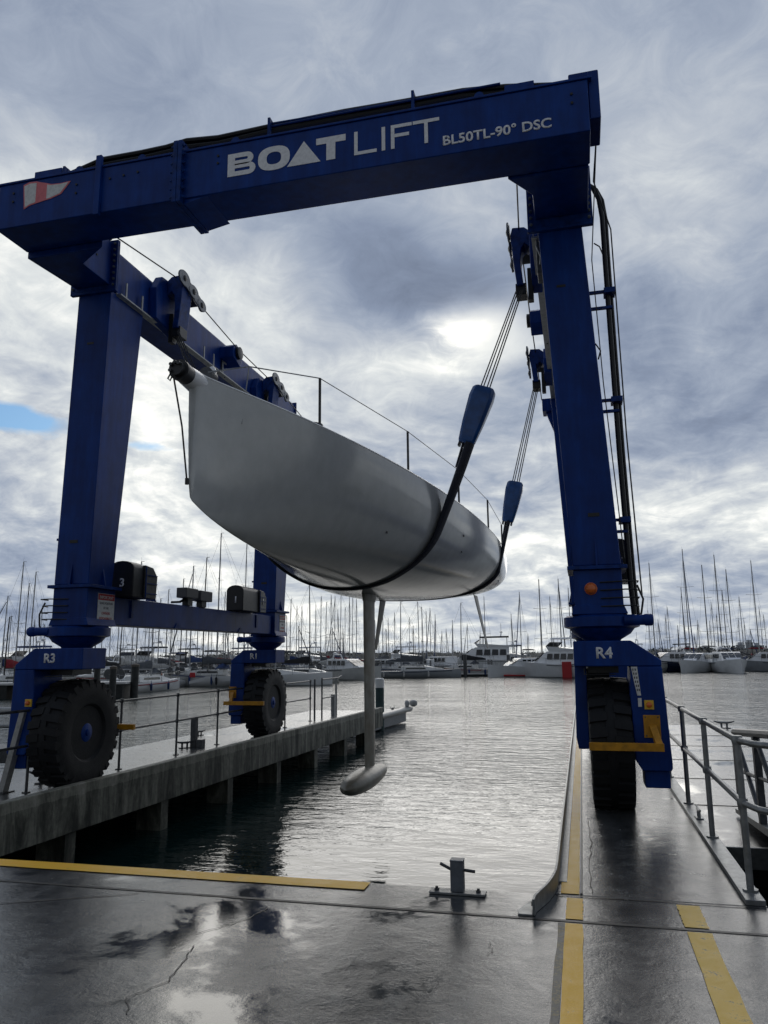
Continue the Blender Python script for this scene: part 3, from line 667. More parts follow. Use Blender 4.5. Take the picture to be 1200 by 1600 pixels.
# lettering on the beam (front face y = 7.0)
YB = 6.9985; DP = .004
def flat(polys, name, m, parent, y=YB, depth=DP):
    b = MB()
    for p in polys:
        b.prism(p, 'y', y-depth, y)
    return b.build(name, m, parent, smooth=False)
zb, H = 6.785, .275
def sq(x0, x1, z0, z1): return [(x0, z0), (x1, z0), (x1, z1), (x0, z1)]
def ringpoly(cx, cz, ax, azz, bx, bz, n=28, pw=.8):
    def P(rx, rz, t):
        c, s_ = cos(t), sin(t); return (cx+rx*abs(c)**pw*(1 if c > 0 else -1), cz+rz*abs(s_)**pw*(1 if s_ > 0 else -1))
    out_ = []
    for i in range(n):
        t0, t1 = 2*pi*i/n, 2*pi*(i+1)/n
        out_.append([P(ax, azz, t0), P(ax, azz, t1), P(bx, bz, t1), P(bx, bz, t0)])
    return out_
polys = []
# B
x = -3.50; polys += [sq(x, x+.085, zb, zb+H)]
for z0, z1, wd in ((zb+.131, zb+H, .225), (zb, zb+.147, .25)):
    t_ = .055; cz = (z0+z1)/2; ro = (z1-z0)/2; ri = ro-t_
    polys += [sq(x+.085, x+wd, z1-t_, z1), sq(x+.085, x+wd, z0, z0+t_)]
    for i in range(10):
        a0, a1 = -pi/2+pi*i/10, -pi/2+pi*(i+1)/10; cx = x+wd
        polys.append([(cx+ro*cos(a0)*1.1, cz+ro*sin(a0)), (cx+ro*cos(a1)*1.1, cz+ro*sin(a1)), (cx+ri*cos(a1)*.8, cz+ri*sin(a1)), (cx+ri*cos(a0)*.8, cz+ri*sin(a0))])
polys += ringpoly(-2.955, zb+H/2, .185, H/2+.006, .085, .075)
polys += [[(-2.80, zb), (-2.42, zb), (-2.61, zb+H)]]
polys += [sq(-2.47, -2.14, zb+H-.075, zb+H), sq(-2.355, -2.255, zb, zb+H-.075)]
flat(polys, 'lettering', 'white_mark', beam)
t_ = .038; polys = [sq(-2.045, -2.045+t_, zb, zb+H), sq(-2.045+t_, -1.80, zb, zb+t_), sq(-1.745, -1.745+t_, zb, zb+H),
    sq(-1.645, -1.645+t_, zb, zb+H), sq(-1.645+t_, -1.42, zb+H-t_, zb+H), sq(-1.645+t_, -1.45, zb+.13, zb+.13+t_),
    sq(-1.41, -1.13, zb+H-t_, zb+H), sq(-1.289, -1.251, zb, zb+H-t_)]
flat(polys, 'lettering', 'white_mark', beam)
text_mesh('BL50TL-90° DSC', 'lettering', 'white_mark', beam, (-1.105, YB, 6.725), .150, bold=.022, sx=1.04)
# pennant emblem: red outline, white-red-white field
def pennant(gr):
    top = [(-6.15, 7.145), (-6.07, 7.172), (-5.97, 7.165), (-5.86, 7.128), (-5.76, 7.095), (-5.64, 7.085), (-5.50, 7.092)]
    bot = [(-6.12, 6.825), (-6.05, 6.86), (-5.97, 6.875), (-5.86, 6.893), (-5.76, 6.905), (-5.62, 6.945), (-5.50, 7.092)]
    if gr:
        q_ = [(x*1.0, z) for x, z in top]; cx, cz = -5.93, 7.0
        top = [(cx+(x-cx)*.93, cz+(z-cz)*.87) for x, z in top]; bot = [(cx+(x-cx)*.93, cz+(z-cz)*.87) for x, z in bot]
    return top, bot
tp, bt = pennant(False); flat([[tp[i], tp[i+1], bt[i+1], bt[i]] for i in range(5)]+[[tp[5], tp[6], bt[5]]], 'pennant_emblem', 'red_soft', beam)
tp, bt = pennant(True)
em = beam.children[-1]
flat([[tp[i], tp[i+1], bt[i+1], bt[i]] for i in (0, 1)]+[[tp[i], tp[i+1], bt[i+1], bt[i]] for i in (4,)]+[[tp[5], tp[6], bt[5]]]+[[((tp[3][0]+tp[4][0])/2, (tp[3][1]+tp[4][1])/2), tp[4], bt[4], ((bt[3][0]+bt[4][0])/2, (bt[3][1]+bt[4][1])/2)]], 'pennant_field', 'white_dull', beam, y=YB-DP+.0005, depth=.003)

def zl(side, z):   # centre x of the leg at height z (legs lean a little inboard)
    return (.205-(z-2.4)*.046) if side > 0 else (-6.255+(z-2.4)*.020)
LW = .25
def leg_assembly(side, y0, tagn, inner_arm=False, inst=0):
    dirx = 1 if side > 0 else -1            # outward
    y1 = y0+.6; yc = (y0+y1)/2; sh = -.09 if (side > 0 and y0 > 10) else 0.; cb = zl(side, 2.4)+sh; ct = zl(side, 6.5)+sh
    wx = .245 if side > 0 else -6.345        # wheel centre
    # leg column
    a = MB(); a.hexa([(cb-LW, y0, 2.52), (cb+LW, y0, 2.52), (cb+LW, y1-.08, 2.52), (cb-LW, y1-.08, 2.52), (ct-LW, y0, 6.5), (ct+LW, y0, 6.5), (ct+LW, y1+.20, 6.5), (ct-LW, y1+.20, 6.5)])
    leg = a.build('leg', 'blue', TL, bevel=.012)
    # small gussets and flange at the leg foot
    a = MB(); a.box(cb-LW-.06, cb+LW+.06, y0-.05, y1+.06, 2.475, 2.515); a.build('foot_flange', 'blue_dull', leg, bevel=.004)
    a = MB()
    for sx in (-1, 1): a.prism([(cb+sx*LW, 2.516), (cb+sx*(LW+.05), 2.516), (cb+sx*LW, 2.75)], 'y', yc-.01, yc+.01)
    a.prism([(y0, 2.516), (y0-.045, 2.516), (y0, 2.8)], 'x', cb-.01, cb+.01)
    a.build_each('gusset', 'blue', leg)
    if side < 0:
        a = MB(); a.tube([(cb-LW-.02, y0+.08, 2.55), (ct-LW-.02, y0+.08, 6.4)], .016, 8)
        a.box(cb-LW-.045, cb-LW, y0+.05, y0+.1, 3.1, 3.13); a.box(ct-LW-.055, ct-LW, y0+.05, y0+.1, 5.4, 5.43)
        a.build('conduit', 'blue_dull', leg)
    a = MB(); a.box(cb-.06, cb+.06, y0-.006, y0, 3.05, 3.09); a.box(ct-.05-.02, ct+.05-.02, y0-.004, y0+.002, 5.75, 5.78); a.build_each('slot_mark', 'black', leg)
    # lower box, turntable, neck
    a = MB(); a.hexa([(cb-LW-.0, y0, 2.05), (cb+LW-.0, y0, 2.05), (cb+LW, y1, 2.05), (cb-LW, y1, 2.05), (cb-LW, y0, 2.474), (cb+LW, y0, 2.474), (cb+LW, y1, 2.474), (cb-LW, y1, 2.474)])
    a.prism([(cb-LW-.04, 2.0), (cb+LW+.04, 2.0), (cb+LW, 2.10), (cb-LW, 2.10)], 'y', y0-.01, y1+.01)
    box_ = a.build('lower_box', 'blue', TL, bevel=.008)
    a = MB(); a.lathe([(.36, 1.86), (.40, 1.875), (.40, 1.975), (.37, 1.995)], (wx-.02*dirx, yc, 0), 'z', 40)
    a.build('turntable', 'blue', TL)
    a = MB(); a.lathe([(.17, 1.70), (.20, 1.74), (.30, 1.80), (.345, 1.858)], (wx-.02*dirx, yc, 0), 'z', 32); a.build('neck', 'blue_dull', TL)
    # steering motor pod and hoses on the outer side
    a = MB(); ox = cb+dirx*(LW+.10)
    a.tube([(ox-dirx*.1, y0-.02, 1.93), (ox+dirx*.10, y0-.05, 1.93)], .055, 14); a.lathe([(.05, -.05), (.062, -.03), (.062, .03), (.05, .05)], (ox+dirx*.13, y0-.055, 1.93), 'x', 16)
    a.build('steering_cylinder', 'blue', TL)
    a = MB()
    for k_ in range(4):
        z = 2.08+k_*.085; a.tube([(cb+dirx*.02, y0-.006, z), (cb+dirx*(LW+.03), y0-.03, z+.004), (cb+dirx*(LW+.13+.03*(k_ % 2)), y0-.02, z+.002), (cb+dirx*(LW+.16), y0+.12, z)], .008, 6)
    a.tube([(cb+dirx*(LW+.15), y0+.05, 2.3), (cb+dirx*(LW+.20), y0+.02, 2.15), (cb+dirx*(LW+.17), y0, 2.0), (cb+dirx*(LW+.10), y0-.03, 1.9), (cb+dirx*(LW+.06), y0-.04, 1.97)], .011, 8)
    a.build('hydraulic_hoses', 'black', TL)
    # wheel fork: bridge plate, outer arm
    xi = wx-dirx*(.33 if side > 0 else .43); xo = wx+dirx*(.228 if side > 0 else .25); xa = wx+dirx*.53
    fy0, fy1 = y0-.15, y0+(.46 if side > 0 else .34)
    poly = [(xi, 1.46), (xi, 1.72), (xo+dirx*.02, 1.72), (xa, 1.52), (xa, 1.46), (xo, 1.46), (xo-dirx*.10, 1.46)]
    if dirx < 0: poly = poly[::-1]
    a = MB(); a.prism(poly, 'y', fy0, fy1); fork = a.build('fork', 'blue', TL, bevel=.012)
    poly = [(xo-dirx*.0, 1.459), (xa, 1.459), (xa+dirx*.035, .52), (xa+dirx*.035, .47), (xa+dirx*.02, .44), (xo+dirx*.05, .44), (xo-dirx*.01, .54), (xo-dirx*.02, 1.2)]
    a = MB(); a.prism(poly, 'y', fy0+.002, fy0+.55); a.build('fork_arm', 'blue', TL, bevel=.012)
    a = MB(); a.box(min(xo+dirx*.07, xa+dirx*.01), max(xo+dirx*.07, xa+dirx*.01), fy0+.06, fy0+.4, .27, .438); a.build('fork_foot', 'blue', TL, bevel=.012)
    if inner_arm:
        a = MB(); a.prism([(xi, 1.459), (xi+.12, 1.459), (xi+.11, .62), (xi+.10, .60), (xi-.0, .60), (xi-.02, .72)], 'y', y0+.18, y0+.62); a.build('inner_fork_arm', 'blue', TL, bevel=.008)
    a = MB(); a.box(wx-.19, wx+.12, y0+.1, y0+.5, 1.39, 1.458); a.lathe([(.13, 0), (.13, .07)], (wx-.02, yc, 1.385), 'z', 20); a.build('fork_bearing', 'black', TL)
    a = MB(); a.tube([(xi+dirx*.10, fy0-.004, 1.44), (xi+dirx*.10, fy0-.006, 1.38), (xo-dirx*.15, fy0+.02, 1.38)], .006, 6); a.build('hose', 'black', TL)
    # label on the fork
    tx = wx-.14+(.03 if side > 0 else .02)
    text_mesh(tagn, 'lettering', 'white_mark', fork, (tx, fy0, 1.545), .155, bold=.03, sx=1.0)
    # wheel
    yw = y0+.40; zw = .662; R = .675; W2 = .205
    wh = MB()
    prof = [(.33, -W2*.82), (.36, -W2*.98), (.46, -W2*1.04), (.56, -W2*1.04), (.625, -W2*.97), (.640, -W2*.80), (.645, 0), (.640, W2*.80), (.625, W2*.97), (.56, W2*1.04), (.46, W2*1.04), (.36, W2*.98), (.33, W2*.82)]
    wh.lathe(prof, (wx, yw, zw), 'x', 64)
    wh.lathe([(.60, -.055), (R-.012, -.048), (R-.006, 0), (R-.012, .048), (.60, .055)], (wx, yw, zw), 'x', 64)
    nl = 26
    for i in range(nl):
        for s_ in (-1, 1):
            t = 2*pi*(i+(.5 if s_ > 0 else 0))/nl; dt = 2*pi/nl*.33
            def P(r, tt, xx): return (wx+xx, yw+r*cos(tt), zw+r*sin(tt))
            x_in, x_out = s_*.035, s_*W2*1.0
            sk = .03
            # tread bar
            wh.hexa([P(.638, t-dt, x_in), P(.638, t+dt, x_in), P(.630, t+dt+sk, x_out), P(.630, t-dt+sk, x_out), P(R, t-dt*.85, x_in), P(R, t+dt*.85, x_in), P(R-.010, t+dt*.85+sk, x_out), P(R-.010, t-dt*.85+sk, x_out)])
            # shoulder of the bar running down the sidewall
            wh.hexa([P(R-.010, t-dt*.85+sk, x_out), P(R-.010, t+dt*.85+sk, x_out), P(.56, t+dt*.6+sk*1.4, s_*W2*1.045), P(.56, t-dt*.6+sk*1.4, s_*W2*1.045),
                     P(.61, t-dt*.85+sk, x_out-s_*.03), P(.61, t+dt*.85+sk, x_out-s_*.03), P(.55, t+dt*.6+sk*1.4, s_*W2*1.0), P(.55, t-dt*.6+sk*1.4, s_*W2*1.0)])
    rootw = empty('wheel', (wx, yw, zw)); rootw.location = Vector((wx, yw, zw))-TL.location; rootw.parent = TL
    wh.build('tyre', 'tyre', rootw, smooth=True, angle=30)
    s_ = -dirx
    a = MB(); a.lathe([(.335, -.14), (.345, -.15), (.345, .15), (.335, .14), (.30, .13), (.285, .06), (.20, .035), (.12, .03)] if s_ > 0 else [(.12, -.03), (.20, -.035), (.285, -.06), (.30, -.13), (.335, -.14), (.345, -.15), (.345, .15), (.335, .14)], (wx, yw, zw), 'x', 40)
    a.build('rim', 'black', rootw)
    a = MB(); hp = [(.135, .02), (.135, .14), (.12, .165), (.10, .175), (.045, .18), (.04, .20), (.02, .205)]
    hp = hp if s_ > 0 else [(r, -h) for r, h in hp][::-1]
    a.lathe(hp, (wx, yw, zw), 'x', 28)
    for i in range(10):
        t = 2*pi*i/10; cy, cz = yw+.185*cos(t), zw+.185*sin(t)
        a.lathe([(.016, .03), (.016, .06)] if s_ > 0 else [(.016, -.06), (.016, -.03)], (wx, cy, cz), 'x', 6)
    a.build('hub', 'blue', rootw)
    a = MB(); a.tube([(wx-s_*.17, yw, zw), (xo+dirx*.05, yw, zw)], .09, 14); a.build('axle', 'blue_dull', rootw)
    return leg, fork, wx, fy0, xo, xa
legs = {}
for side, y0, nm, ia in ((1, 8.5, 'R4', True), (-1, 8.5, 'R3', False), (-1, 14.7, 'R1', False), (1, 14.7, 'R2', True)):
    legs[nm] = leg_assembly(side, y0, nm, ia)

# brackets between beam and legs, with bolted flanges
for side in (1, -1):
    ct = zl(side, 6.8); x0, x1 = ct-LW-.01, ct+LW+.01
    if side > 0: x1 = .345
    if side > 0: poly = [(x0, 8.44), (x0, 7.92), (x0-.24, 7.56), (x1, 7.56), (x1, 8.44)]
    else: poly = [(x0, 8.44), (-6.50, 7.56), (x1+.48, 7.56), (x1, 7.86), (x1, 8.44)]
    a = MB(); a.prism(poly, 'z', 6.545 if side < 0 else 6.60, 7.17); a.build('corner_bracket', 'blue', TL, bevel=.012)
    if side > 0: x1 -= .04
    a = MB()
    a.box(x0-.09, x1+.09, 8.441, 8.469, 6.50, 7.20); a.box(x0-.09, x1+.09, 8.472, 8.499, 6.50, 7.20)
    a.box(x0-.09, x1+.09, 8.441, 8.499, 6.46, 6.499); fl = a.build('corner_flange', 'blue_dull', TL, bevel=.004)
    a = MB()
    for xx in (x0-.05, x1+.05):
        for i in range(8):
            z = 6.545+i*.085
            a.lathe([(.011, -.032), (.011, -.016), (.020, -.015), (.020, 0)], (xx, 8.441, z), 'y', 6)
    a.build_each('flange_bolt', 'grey_plate', fl, smooth=False)
    a = MB()
    for z in (6.93, 6.82):
        xx = x1 if side < 0 else x0
        a.lathe([(.016, 0), (.016, .01)] if side < 0 else [(.016, -.01), (.016, 0)], (xx, 8.12, z), 'x', 10)
    a.build_each('face_bolt', 'black', fl)
    # side girder
    gx0, gx1 = ct-LW, ct+LW
    a = MB(); a.box(gx0, gx1, 8.5, 15.45, 6.52, 7.10); g_ = a.build('side_girder', 'blue', TL, bevel=.012)
    ins = gx1 if side < 0 else gx0; sg = 1 if side < 0 else -1
    a = MB(); a.box(min(ins, ins+sg*.07), max(ins, ins+sg*.07), 8.62, 15.3, 6.48, 6.50); a.box(min(ins, ins-sg*.03), max(ins, ins-sg*.03), 8.62, 15.3, 6.475, 6.518); a.build('trolley_ledge', 'light_steel', g_)
    a = MB()
    for y in (8.75, 9.15, 9.5, 11.05, 11.4, 11.75, 13.2, 13.6):
        a.box(min(ins+sg*.045, ins+sg*.06), max(ins+sg*.045, ins+sg*.06), y, y+.03, 6.50, 6.72)
    a.box(min(ins+sg*.045, ins+sg*.06), max(ins+sg*.045, ins+sg*.06), 11.75, 11.9, 6.70, 6.73)
    a.build_each('hose_tray_tab', 'light_steel', g_)
    a = MB(); a.box(gx0-.03, gx1+.03, 15.45, 15.49, 6.46, 7.16); a.build('end_flange', 'blue_dull', g_)
    a = MB(); a.box(ins-sg*.14-.02, ins-sg*.14+.02, 8.6, 15.3, 7.10, 7.22); a.build('top_fin', 'blue', g_, bevel=.003)
    if side < 0:
        a = MB(); a.tube([(ins+.01, 8.15, 7.15), (ins-.02, 8.3, 7.26), (ins-.02, 8.44, 7.22)], .03, 8); a.build('hose_loop', 'black', g_)
# lower side beams
for side in (1, -1):
    cb = zl(side, 2.4); x0, x1 = cb-.17, cb+.19
    a = MB(); a.box(x0, x1, 9.10, 14.70, 2.03, 2.40); lb = a.build('lower_side_beam', 'blue', TL, bevel=.01)
    ins = x1 if side < 0 else x0; sg = 1 if side < 0 else -1
    a = MB()
    for y in (9.6, 13.9): a.box(min(ins, ins+sg*.02), max(ins, ins+sg*.02), y-.03, y+.03, 2.14, 2.38)
    for y in (10.9, 13.2): a.prism([(y-.12, 2.03), (y+.12, 2.03), (y+.04, 2.11), (y-.04, 2.11)], 'x', min(ins, ins+sg*.015), max(ins, ins+sg*.015))
    a.build_each('lug', 'blue_dull', lb)
    a = MB(); a.prism([(10.35, 2.40), (10.6, 2.40), (10.55, 2.48), (10.5, 2.52), (10.45, 2.52), (10.40, 2.48)], 'x', x0+.1, x0+.16); a.build('top_lug', 'blue_dull', lb)
# winches with dark covers, numbered
def winch(x0, x1, y0, y1, z0, z1, num, parent, sideview=None):
    a = MB(); n = 8; pts = [(x0, z0), (x1, z0), (x1, z1-.10)]+[((x0+x1)/2+(x1-x0)/2*cos(t), z1-.10+.10*sin(t)) for t in [pi*i/n for i in range(1, n)]]+[(x0, z1-.10)]
    a.prism(pts, 'y', y0, y1-.3); c = a.build('winch_cover', 'black', parent, bevel=.012)
    a = MB(); a.prism([(y1-.298, z0), (y1, z0), (y1+.02, z1-.18), (y1-.1, z1-.06), (y1-.298, z1-.04)], 'x', x0+.02, x1+.02); a.build('winch_drum_guard', 'galv_dark', c, bevel=.01)
    a = MB(); xx = x1+.021
    for z in (z0+.06, z0+.2, z1-.18): a.box(xx, xx+.012, y1-.29, y1, z, z+.012)
    a.box(xx, xx+.012, y1-.3, y1-.285, z0, z1-.06); a.build('guard_bars', 'blue_dull', c)
    text_mesh(num, 'number', 'white_mark', c, ((x0+x1)/2-.02, y0, z0+.14), .16, bold=.025)
    return c
winch(-6.22, -5.84, 9.25, 9.82, 2.405, 2.90, '3', TL)
wc = winch(-6.15, -5.82, 12.75, 13.75, 2.405, 2.86, '1', TL)
text_mesh('1', 'number', 'white_mark', wc, (-5.795, 13.55, 2.55), .16, plane='yz', bold=.025)
winch(.30, .62, 9.2, 9.9, 2.42, 2.90, '4', TL)
# receiver boxes on the left lower beam
a = MB(); a.box(-6.18, -6.0, 11.02, 11.42, 2.52, 2.68); a.box(-6.18, -6.0, 11.5, 11.92, 2.50, 2.67); a.box(-6.12, -6.06, 11.42, 11.5, 2.56, 2.62); rx = a.build('receiver_box', 'screen', TL, bevel=.012)
a = MB(); a.box(-6.14, -6.04, 11.15, 11.3, 2.402, 2.52); a.box(-6.14, -6.04, 11.62, 11.78, 2.402, 2.50); a.tube([(-6.1, 10.75, 2.43), (-6.1, 11.0, 2.45), (-6.1, 11.15, 2.5)], .02, 6); a.build_each('receiver_foot', 'black', rx)
# notice boards
def notice(x, y0, y1, z0, z1, parent):
    a = MB(); a.box(x, x+.004, y0, y1, z0, z1); s_ = a.build('notice_sign', 'white_dull', parent)
    a = MB(); a.box(x+.004, x+.0055, y0+.005, y1-.005, z1-.085, z1-.005); a.build('notice_header', 'red_mark', s_)
    wd = y1-y0
    for k_, (t, mm, z, sz) in enumerate((('IMPORTANT', 'white_dull', z1-.07, .058), ('SLING POSITION', 'screen', z1-.14, .042), ('IS THE', 'screen', z1-.20, .042), ('OWNERS', 'red_mark', z1-.27, .048), ('RESPONSIBILITY', 'red_mark', z1-.335, .042))):
        o = text_mesh(t, 'lettering', mm, s_, (x+.0055 if k_ == 0 else x+.004, (y0+y1)/2, z), sz, plane='yz', bold=.015, align='CENTER', depth=.0015, sx=.92)
notice(zl(-1, 2.4)+LW+.001, 8.72, 9.085, 2.04, 2.42, TL)
notice(zl(-1, 2.4)+LW+.001, 14.95, 15.25, 2.06, 2.42, TL)
# hoist trolleys on the side girders
def hoist(side, y, z0, z1, small=False):
    ct = zl(side, 6.8); ins = ct+LW if side < 0 else ct-LW; s_ = 1 if side < 0 else -1
    def bx(b, a0, a1, y0, y1, zz0, zz1): b.box(min(ins+s_*a0, ins+s_*a1), max(ins+s_*a0, ins+s_*a1), y0, y1, zz0, zz1)
    a = MB()
    if small:
        a.prism([(y-.16, z0+.1), (y+.12, z0), (y+.2, z0+.16), (y+.08, z1-.04), (y-.05, z1), (y-.18, z1-.08)], 'x', min(ins, ins+s_*.27), max(ins, ins+s_*.27))
        h = a.build('idler_housing', 'blue', TL, bevel=.012)
        a = MB(); a.lathe([(.085, -.03), (.11, -.025), (.11, .025), (.085, .03)], (ins+s_*.30, y, (z0+z1)/2+.03), 'x', 20); a.build('idler_sheave', 'black', h)
        a = MB(); a.tube([(ins+s_*.02, y-.1, z0+.1), (ins+s_*.02, y-.12, z0-.12), (ins+s_*.02, y+.02, z0-.2)], .015, 6); a.build('hose', 'black', h)
        return
    a.prism([(y-.42, z0+.08), (y+.12, z0), (y+.22, z0+.25), (y+.16, z1-.20), (y-.06, z1-.04), (y-.3, z1-.06), (y-.45, z1-.3)], 'x', min(ins, ins+s_*.13), max(ins, ins+s_*.13))
    h = a.build('hoist_housing', 'blue', TL, bevel=.015)
    a = MB()   # hook-shaped sheave arm standing proud of the girder
    X = lambda u: ins+s_*u
    poly = [(X(.131), z1-.30), (X(.131), z1-.06), (X(.20), z1), (X(.36), z1+.01), (X(.39), z1-.10), (X(.36), z0+.34), (X(.33), z0+.02), (X(.24), z0+.02), (X(.27), z0+.36), (X(.25), z1-.30), (X(.20), z1-.24)]
    if s_ < 0: poly = poly[::-1]
    a.prism(poly, 'y', y-.16, y+.14); a.build('hoist_arm', 'blue_dull', h, bevel=.012)
    a = MB(); a.box(min(X(.21), X(.35)), max(X(.21), X(.35)), y-.12, y+.10, z0-.10, z0+.06); a.box(min(X(.12), X(.19)), max(X(.12), X(.19)), y-.06, y+.06, z0-.16, z0+.30); a.build_each('rope_guide', 'black', h, bevel=.008)
    a = MB()
    n = 9
    for (yy, zz, r) in ((y-.16, z1-.06, .15), (y+.13, z1-.14, .13), (y+.40, z1-.24, .12)):
        pts = [(yy+r*cos(t)*1.15, zz+r*sin(t)*.8) for t in [2*pi*i/16 for i in range(16)]]
        a.prism(pts, 'x', min(ins+s_*.40, ins+s_*.425), max(ins+s_*.40, ins+s_*.425))
    a.hexa([(ins+s_*.402, y-.16, z1-.15), (ins+s_*.42, y-.16, z1-.15), (ins+s_*.42, y+.40, z1-.33), (ins+s_*.402, y+.40, z1-.33), (ins+s_*.402, y-.16, z1+.02), (ins+s_*.42, y-.16, z1+.02), (ins+s_*.42, y+.40, z1-.15), (ins+s_*.402, y+.40, z1-.15)])
    a.build('sheave_cheek', 'grey_plate', h, bevel=.005)
    a = MB()
    for (yy, zz) in ((y-.16, z1-.06), (y+.13, z1-.14), (y+.40, z1-.24)):
        p = [(.03, .30), (.05, .345)]
        a.lathe([(.045, s_*.425), (.045, s_*.435), (.02, s_*.445)] if s_ > 0 else [(.02, s_*.445), (.045, s_*.435), (.045, s_*.425)], (ins, yy, zz), 'x', 14)
        a.tube([(ins+s_*.392, yy, zz), (ins+s_*.399, yy, zz)], .10, 18)
    a.build('sheaves', 'black', h)
    a = MB(); a.prism([(y+.05, z1-.02), (y+.12, z1+.0), (y+.45, z1-.12), (y+.5, z1-.2), (y+.42, z1-.2)], 'x', min(ins+s_*.14, ins+s_*.30), max(ins+s_*.14, ins+s_*.30)); a.build('hose_cover', 'black', h)
    return
for side in (1, -1):
    hoist(side, 9.85, 6.42, 7.27); hoist(side, 11.9, 6.68, 7.05, True); hoist(side, 13.5, 6.36, 6.98)
    ct = zl(side, 6.8); s_ = 1 if side < 0 else -1; ins = ct-s_*-LW
    # haul wire running along the hoists
    a = MB(); xw = ins+s_*.27
    a.tube([(xw-s_*.12, 7.5, 7.05), (xw, 9.7, 7.25), (xw, 11.9, 6.98), (xw, 13.5, 6.92), (xw, 15.4, 6.7)], .010, 6); a.build('haul_wire', 'rope', TL)
# a little end bracket beyond the rear right hoist
ct = zl(1, 6.8); a = MB(); a.box(ct-LW-.26, ct-LW, 15.2, 15.6, 6.40, 6.66); a.prism([(ct-LW-.06, 6.0), (ct-LW, 6.0), (ct-LW, 6.4), (ct-LW-.2, 6.4)], 'y', 15.3, 15.4); a.build('end_stop', 'blue', TL, bevel=.01)
a = MB(); a.box(ct-LW-.02, ct-LW+.20, 8.60, 8.9, 6.02, 6.45); a.build('hanging_box', 'galv_dark', TL, bevel=.01)
# pipework on the outer side of the right front leg
a = MB(); yy = 8.75
P = [(.36, yy, 7.16), (.43, yy, 7.10), (.49, yy, 6.95), (.515, yy, 6.7), (.515, yy, 6.1), (.52, yy, 5.3), (.53, yy, 3.8), (.555, yy, 2.3), (.57, yy, 2.0)]
a.tube(P, .030, 10); P2 = [(x+.045, y+.05, z) for x, y, z in P]; a.tube(P2, .020, 8); a.build('hose_bundle', 'black', TL)
a = MB(); a.tube([(.455, 7.3, 7.0), (.42, 8.3, 6.9), (.60, 8.7, 6.5), (.615, 8.7, 4.0), (.66, 8.7, 2.2)], .008, 6); a.build('control_wire', 'rope', TL)
a = MB(); a.tube([(.44, 7.35, 6.9), (.36, 8.62, 6.1), (.40, 8.62, 4.6), (.50, 8.62, 2.6)], .006, 6); a.build('control_wire', 'rope', TL)
a = MB()
for z in (5.72, 4.40, 3.02):
    for dz_ in (0, -.2 if z > 5 else -.13):
        xl = zl(1, z)+LW-.01; a.box(xl, .56, 8.70, 8.74, z+dz_, z+dz_+.03)
    a.box(.475, .60, 8.66, 8.84, z-.02, z+.04)
a.build_each('pipe_bracket', 'blue_dull', TL)
a = MB(); a.tube([(.40, 8.7, 6.35), (.46, 8.7, 6.30), (.49, 8.7, 6.2)], .008, 6); a.tube([(zl(1,4.8)+LW, 8.7, 5.1), (zl(1,4.8)+LW+.05, 8.68, 5.0), (zl(1,4.8)+LW+.02, 8.68, 4.9)], .009, 6); a.build('hose', 'black', TL)
# thin bright pipe on the inner face edge of the right leg
a = MB(); a.tube([(-.27, 8.56, 6.35), (-.22, 8.56, 6.2), (zl(1,6.1)-LW-.015, 8.56, 6.1)], .008, 6); a.build_each('conduit', 'light_steel', TL)
# amber warning lamp on R4 box
a = MB(); a.lathe([(.062, -.01), (.062, -.02)][::-1]+[], (.13, 8.5, 2.27), 'y', 20) if False else a.lathe([(.012, -.062), (.038, -.055), (.055, -.035), (.060, -.015), (.066, -.012), (.066, 0)], (.13, 8.5, 2.27), 'y', 24)
a.build('amber_lamp', 'orange', TL)
for (x, z) in ((.625, 1.08), (-6.63, 1.06)):
    a = MB(); a.box(x-.045, x+.045, 8.33, 8.352, z-.045, z+.045); p_ = a.build('lamp_plate', 'yellow_pale', TL, bevel=.003)
    a = MB(); a.lathe([(.012, -.03), (.026, -.022), (.030, 0)], (x, 8.33, z), 'y', 16); a.build('marker_lamp', 'orange', p_)
# placard on the R4 fork arm
a = MB(); a.hexa([(.40, 8.40, 1.36), (.468, 8.40, 1.36), (.492, 8.40, 1.12), (.455, 8.40, 1.12), (.40, 8.404, 1.36), (.468, 8.404, 1.36), (.492, 8.404, 1.12), (.455, 8.404, 1.12)]) if False else a.prism([(.475, 1.455), (.535, 1.455), (.555, 1.17), (.52, 1.17), (.50, 1.28)], 'y', 8.3455, 8.3505)
pc = a.build('placard', 'white_dull', TL)
a = MB(); a.box(.522, .557, 8.3455, 8.3505, 1.06, 1.145); a.build('placard', 'white_dull', TL)
a = MB()
for i in range(6):
    z = 1.415-i*.04; a.box(.487+i*.006, .498+i*.006, 8.344, 8.3458, z, z+.022); a.box(.510+i*.005, .522+i*.005, 8.344, 8.3458, z, z+.022)
a.build_each('placard_symbol', 'screen', pc)
# yellow wheel guards
def guard(x0, x1, y, z, xp, zp, yp, s_=1):
    a = MB(); a.box(x0, x1, y, y+.05, z, z+.075); g_ = a.build('wheel_guard', 'yellow_steel', TL, bevel=.004)
    if xp is not None:
        a = MB(); a.hexa([(xp-.03, y+.051, z+.07), (xp+.035, y+.051, z+.07), (xp+.035, y+.09, z+.0), (xp-.03, y+.09, z+.0), (xp-.05-.02, yp-.02, zp), (xp+.0, yp-.02, zp), (xp+.0, yp, zp), (xp-.07, yp, zp)])
        a.box(xp-.12, xp+.04, yp, yp+.012, zp-.12, zp+.10); a.build('guard_bracket', 'yellow_steel', g_, bevel=.003)
        a = MB()
        for (x, z_) in ((xp-.10, zp+.08), (xp+.02, zp+.08), (xp-.10, zp-.10), (xp+.02, zp-.10)): a.lathe([(.008, -.006), (.008, 0)], (x, yp, z_), 'y', 8)
        a.build_each('bolt', 'galv_dark', g_)
guard(.02, .72, 8.10, .655, .68, .88, 8.338)
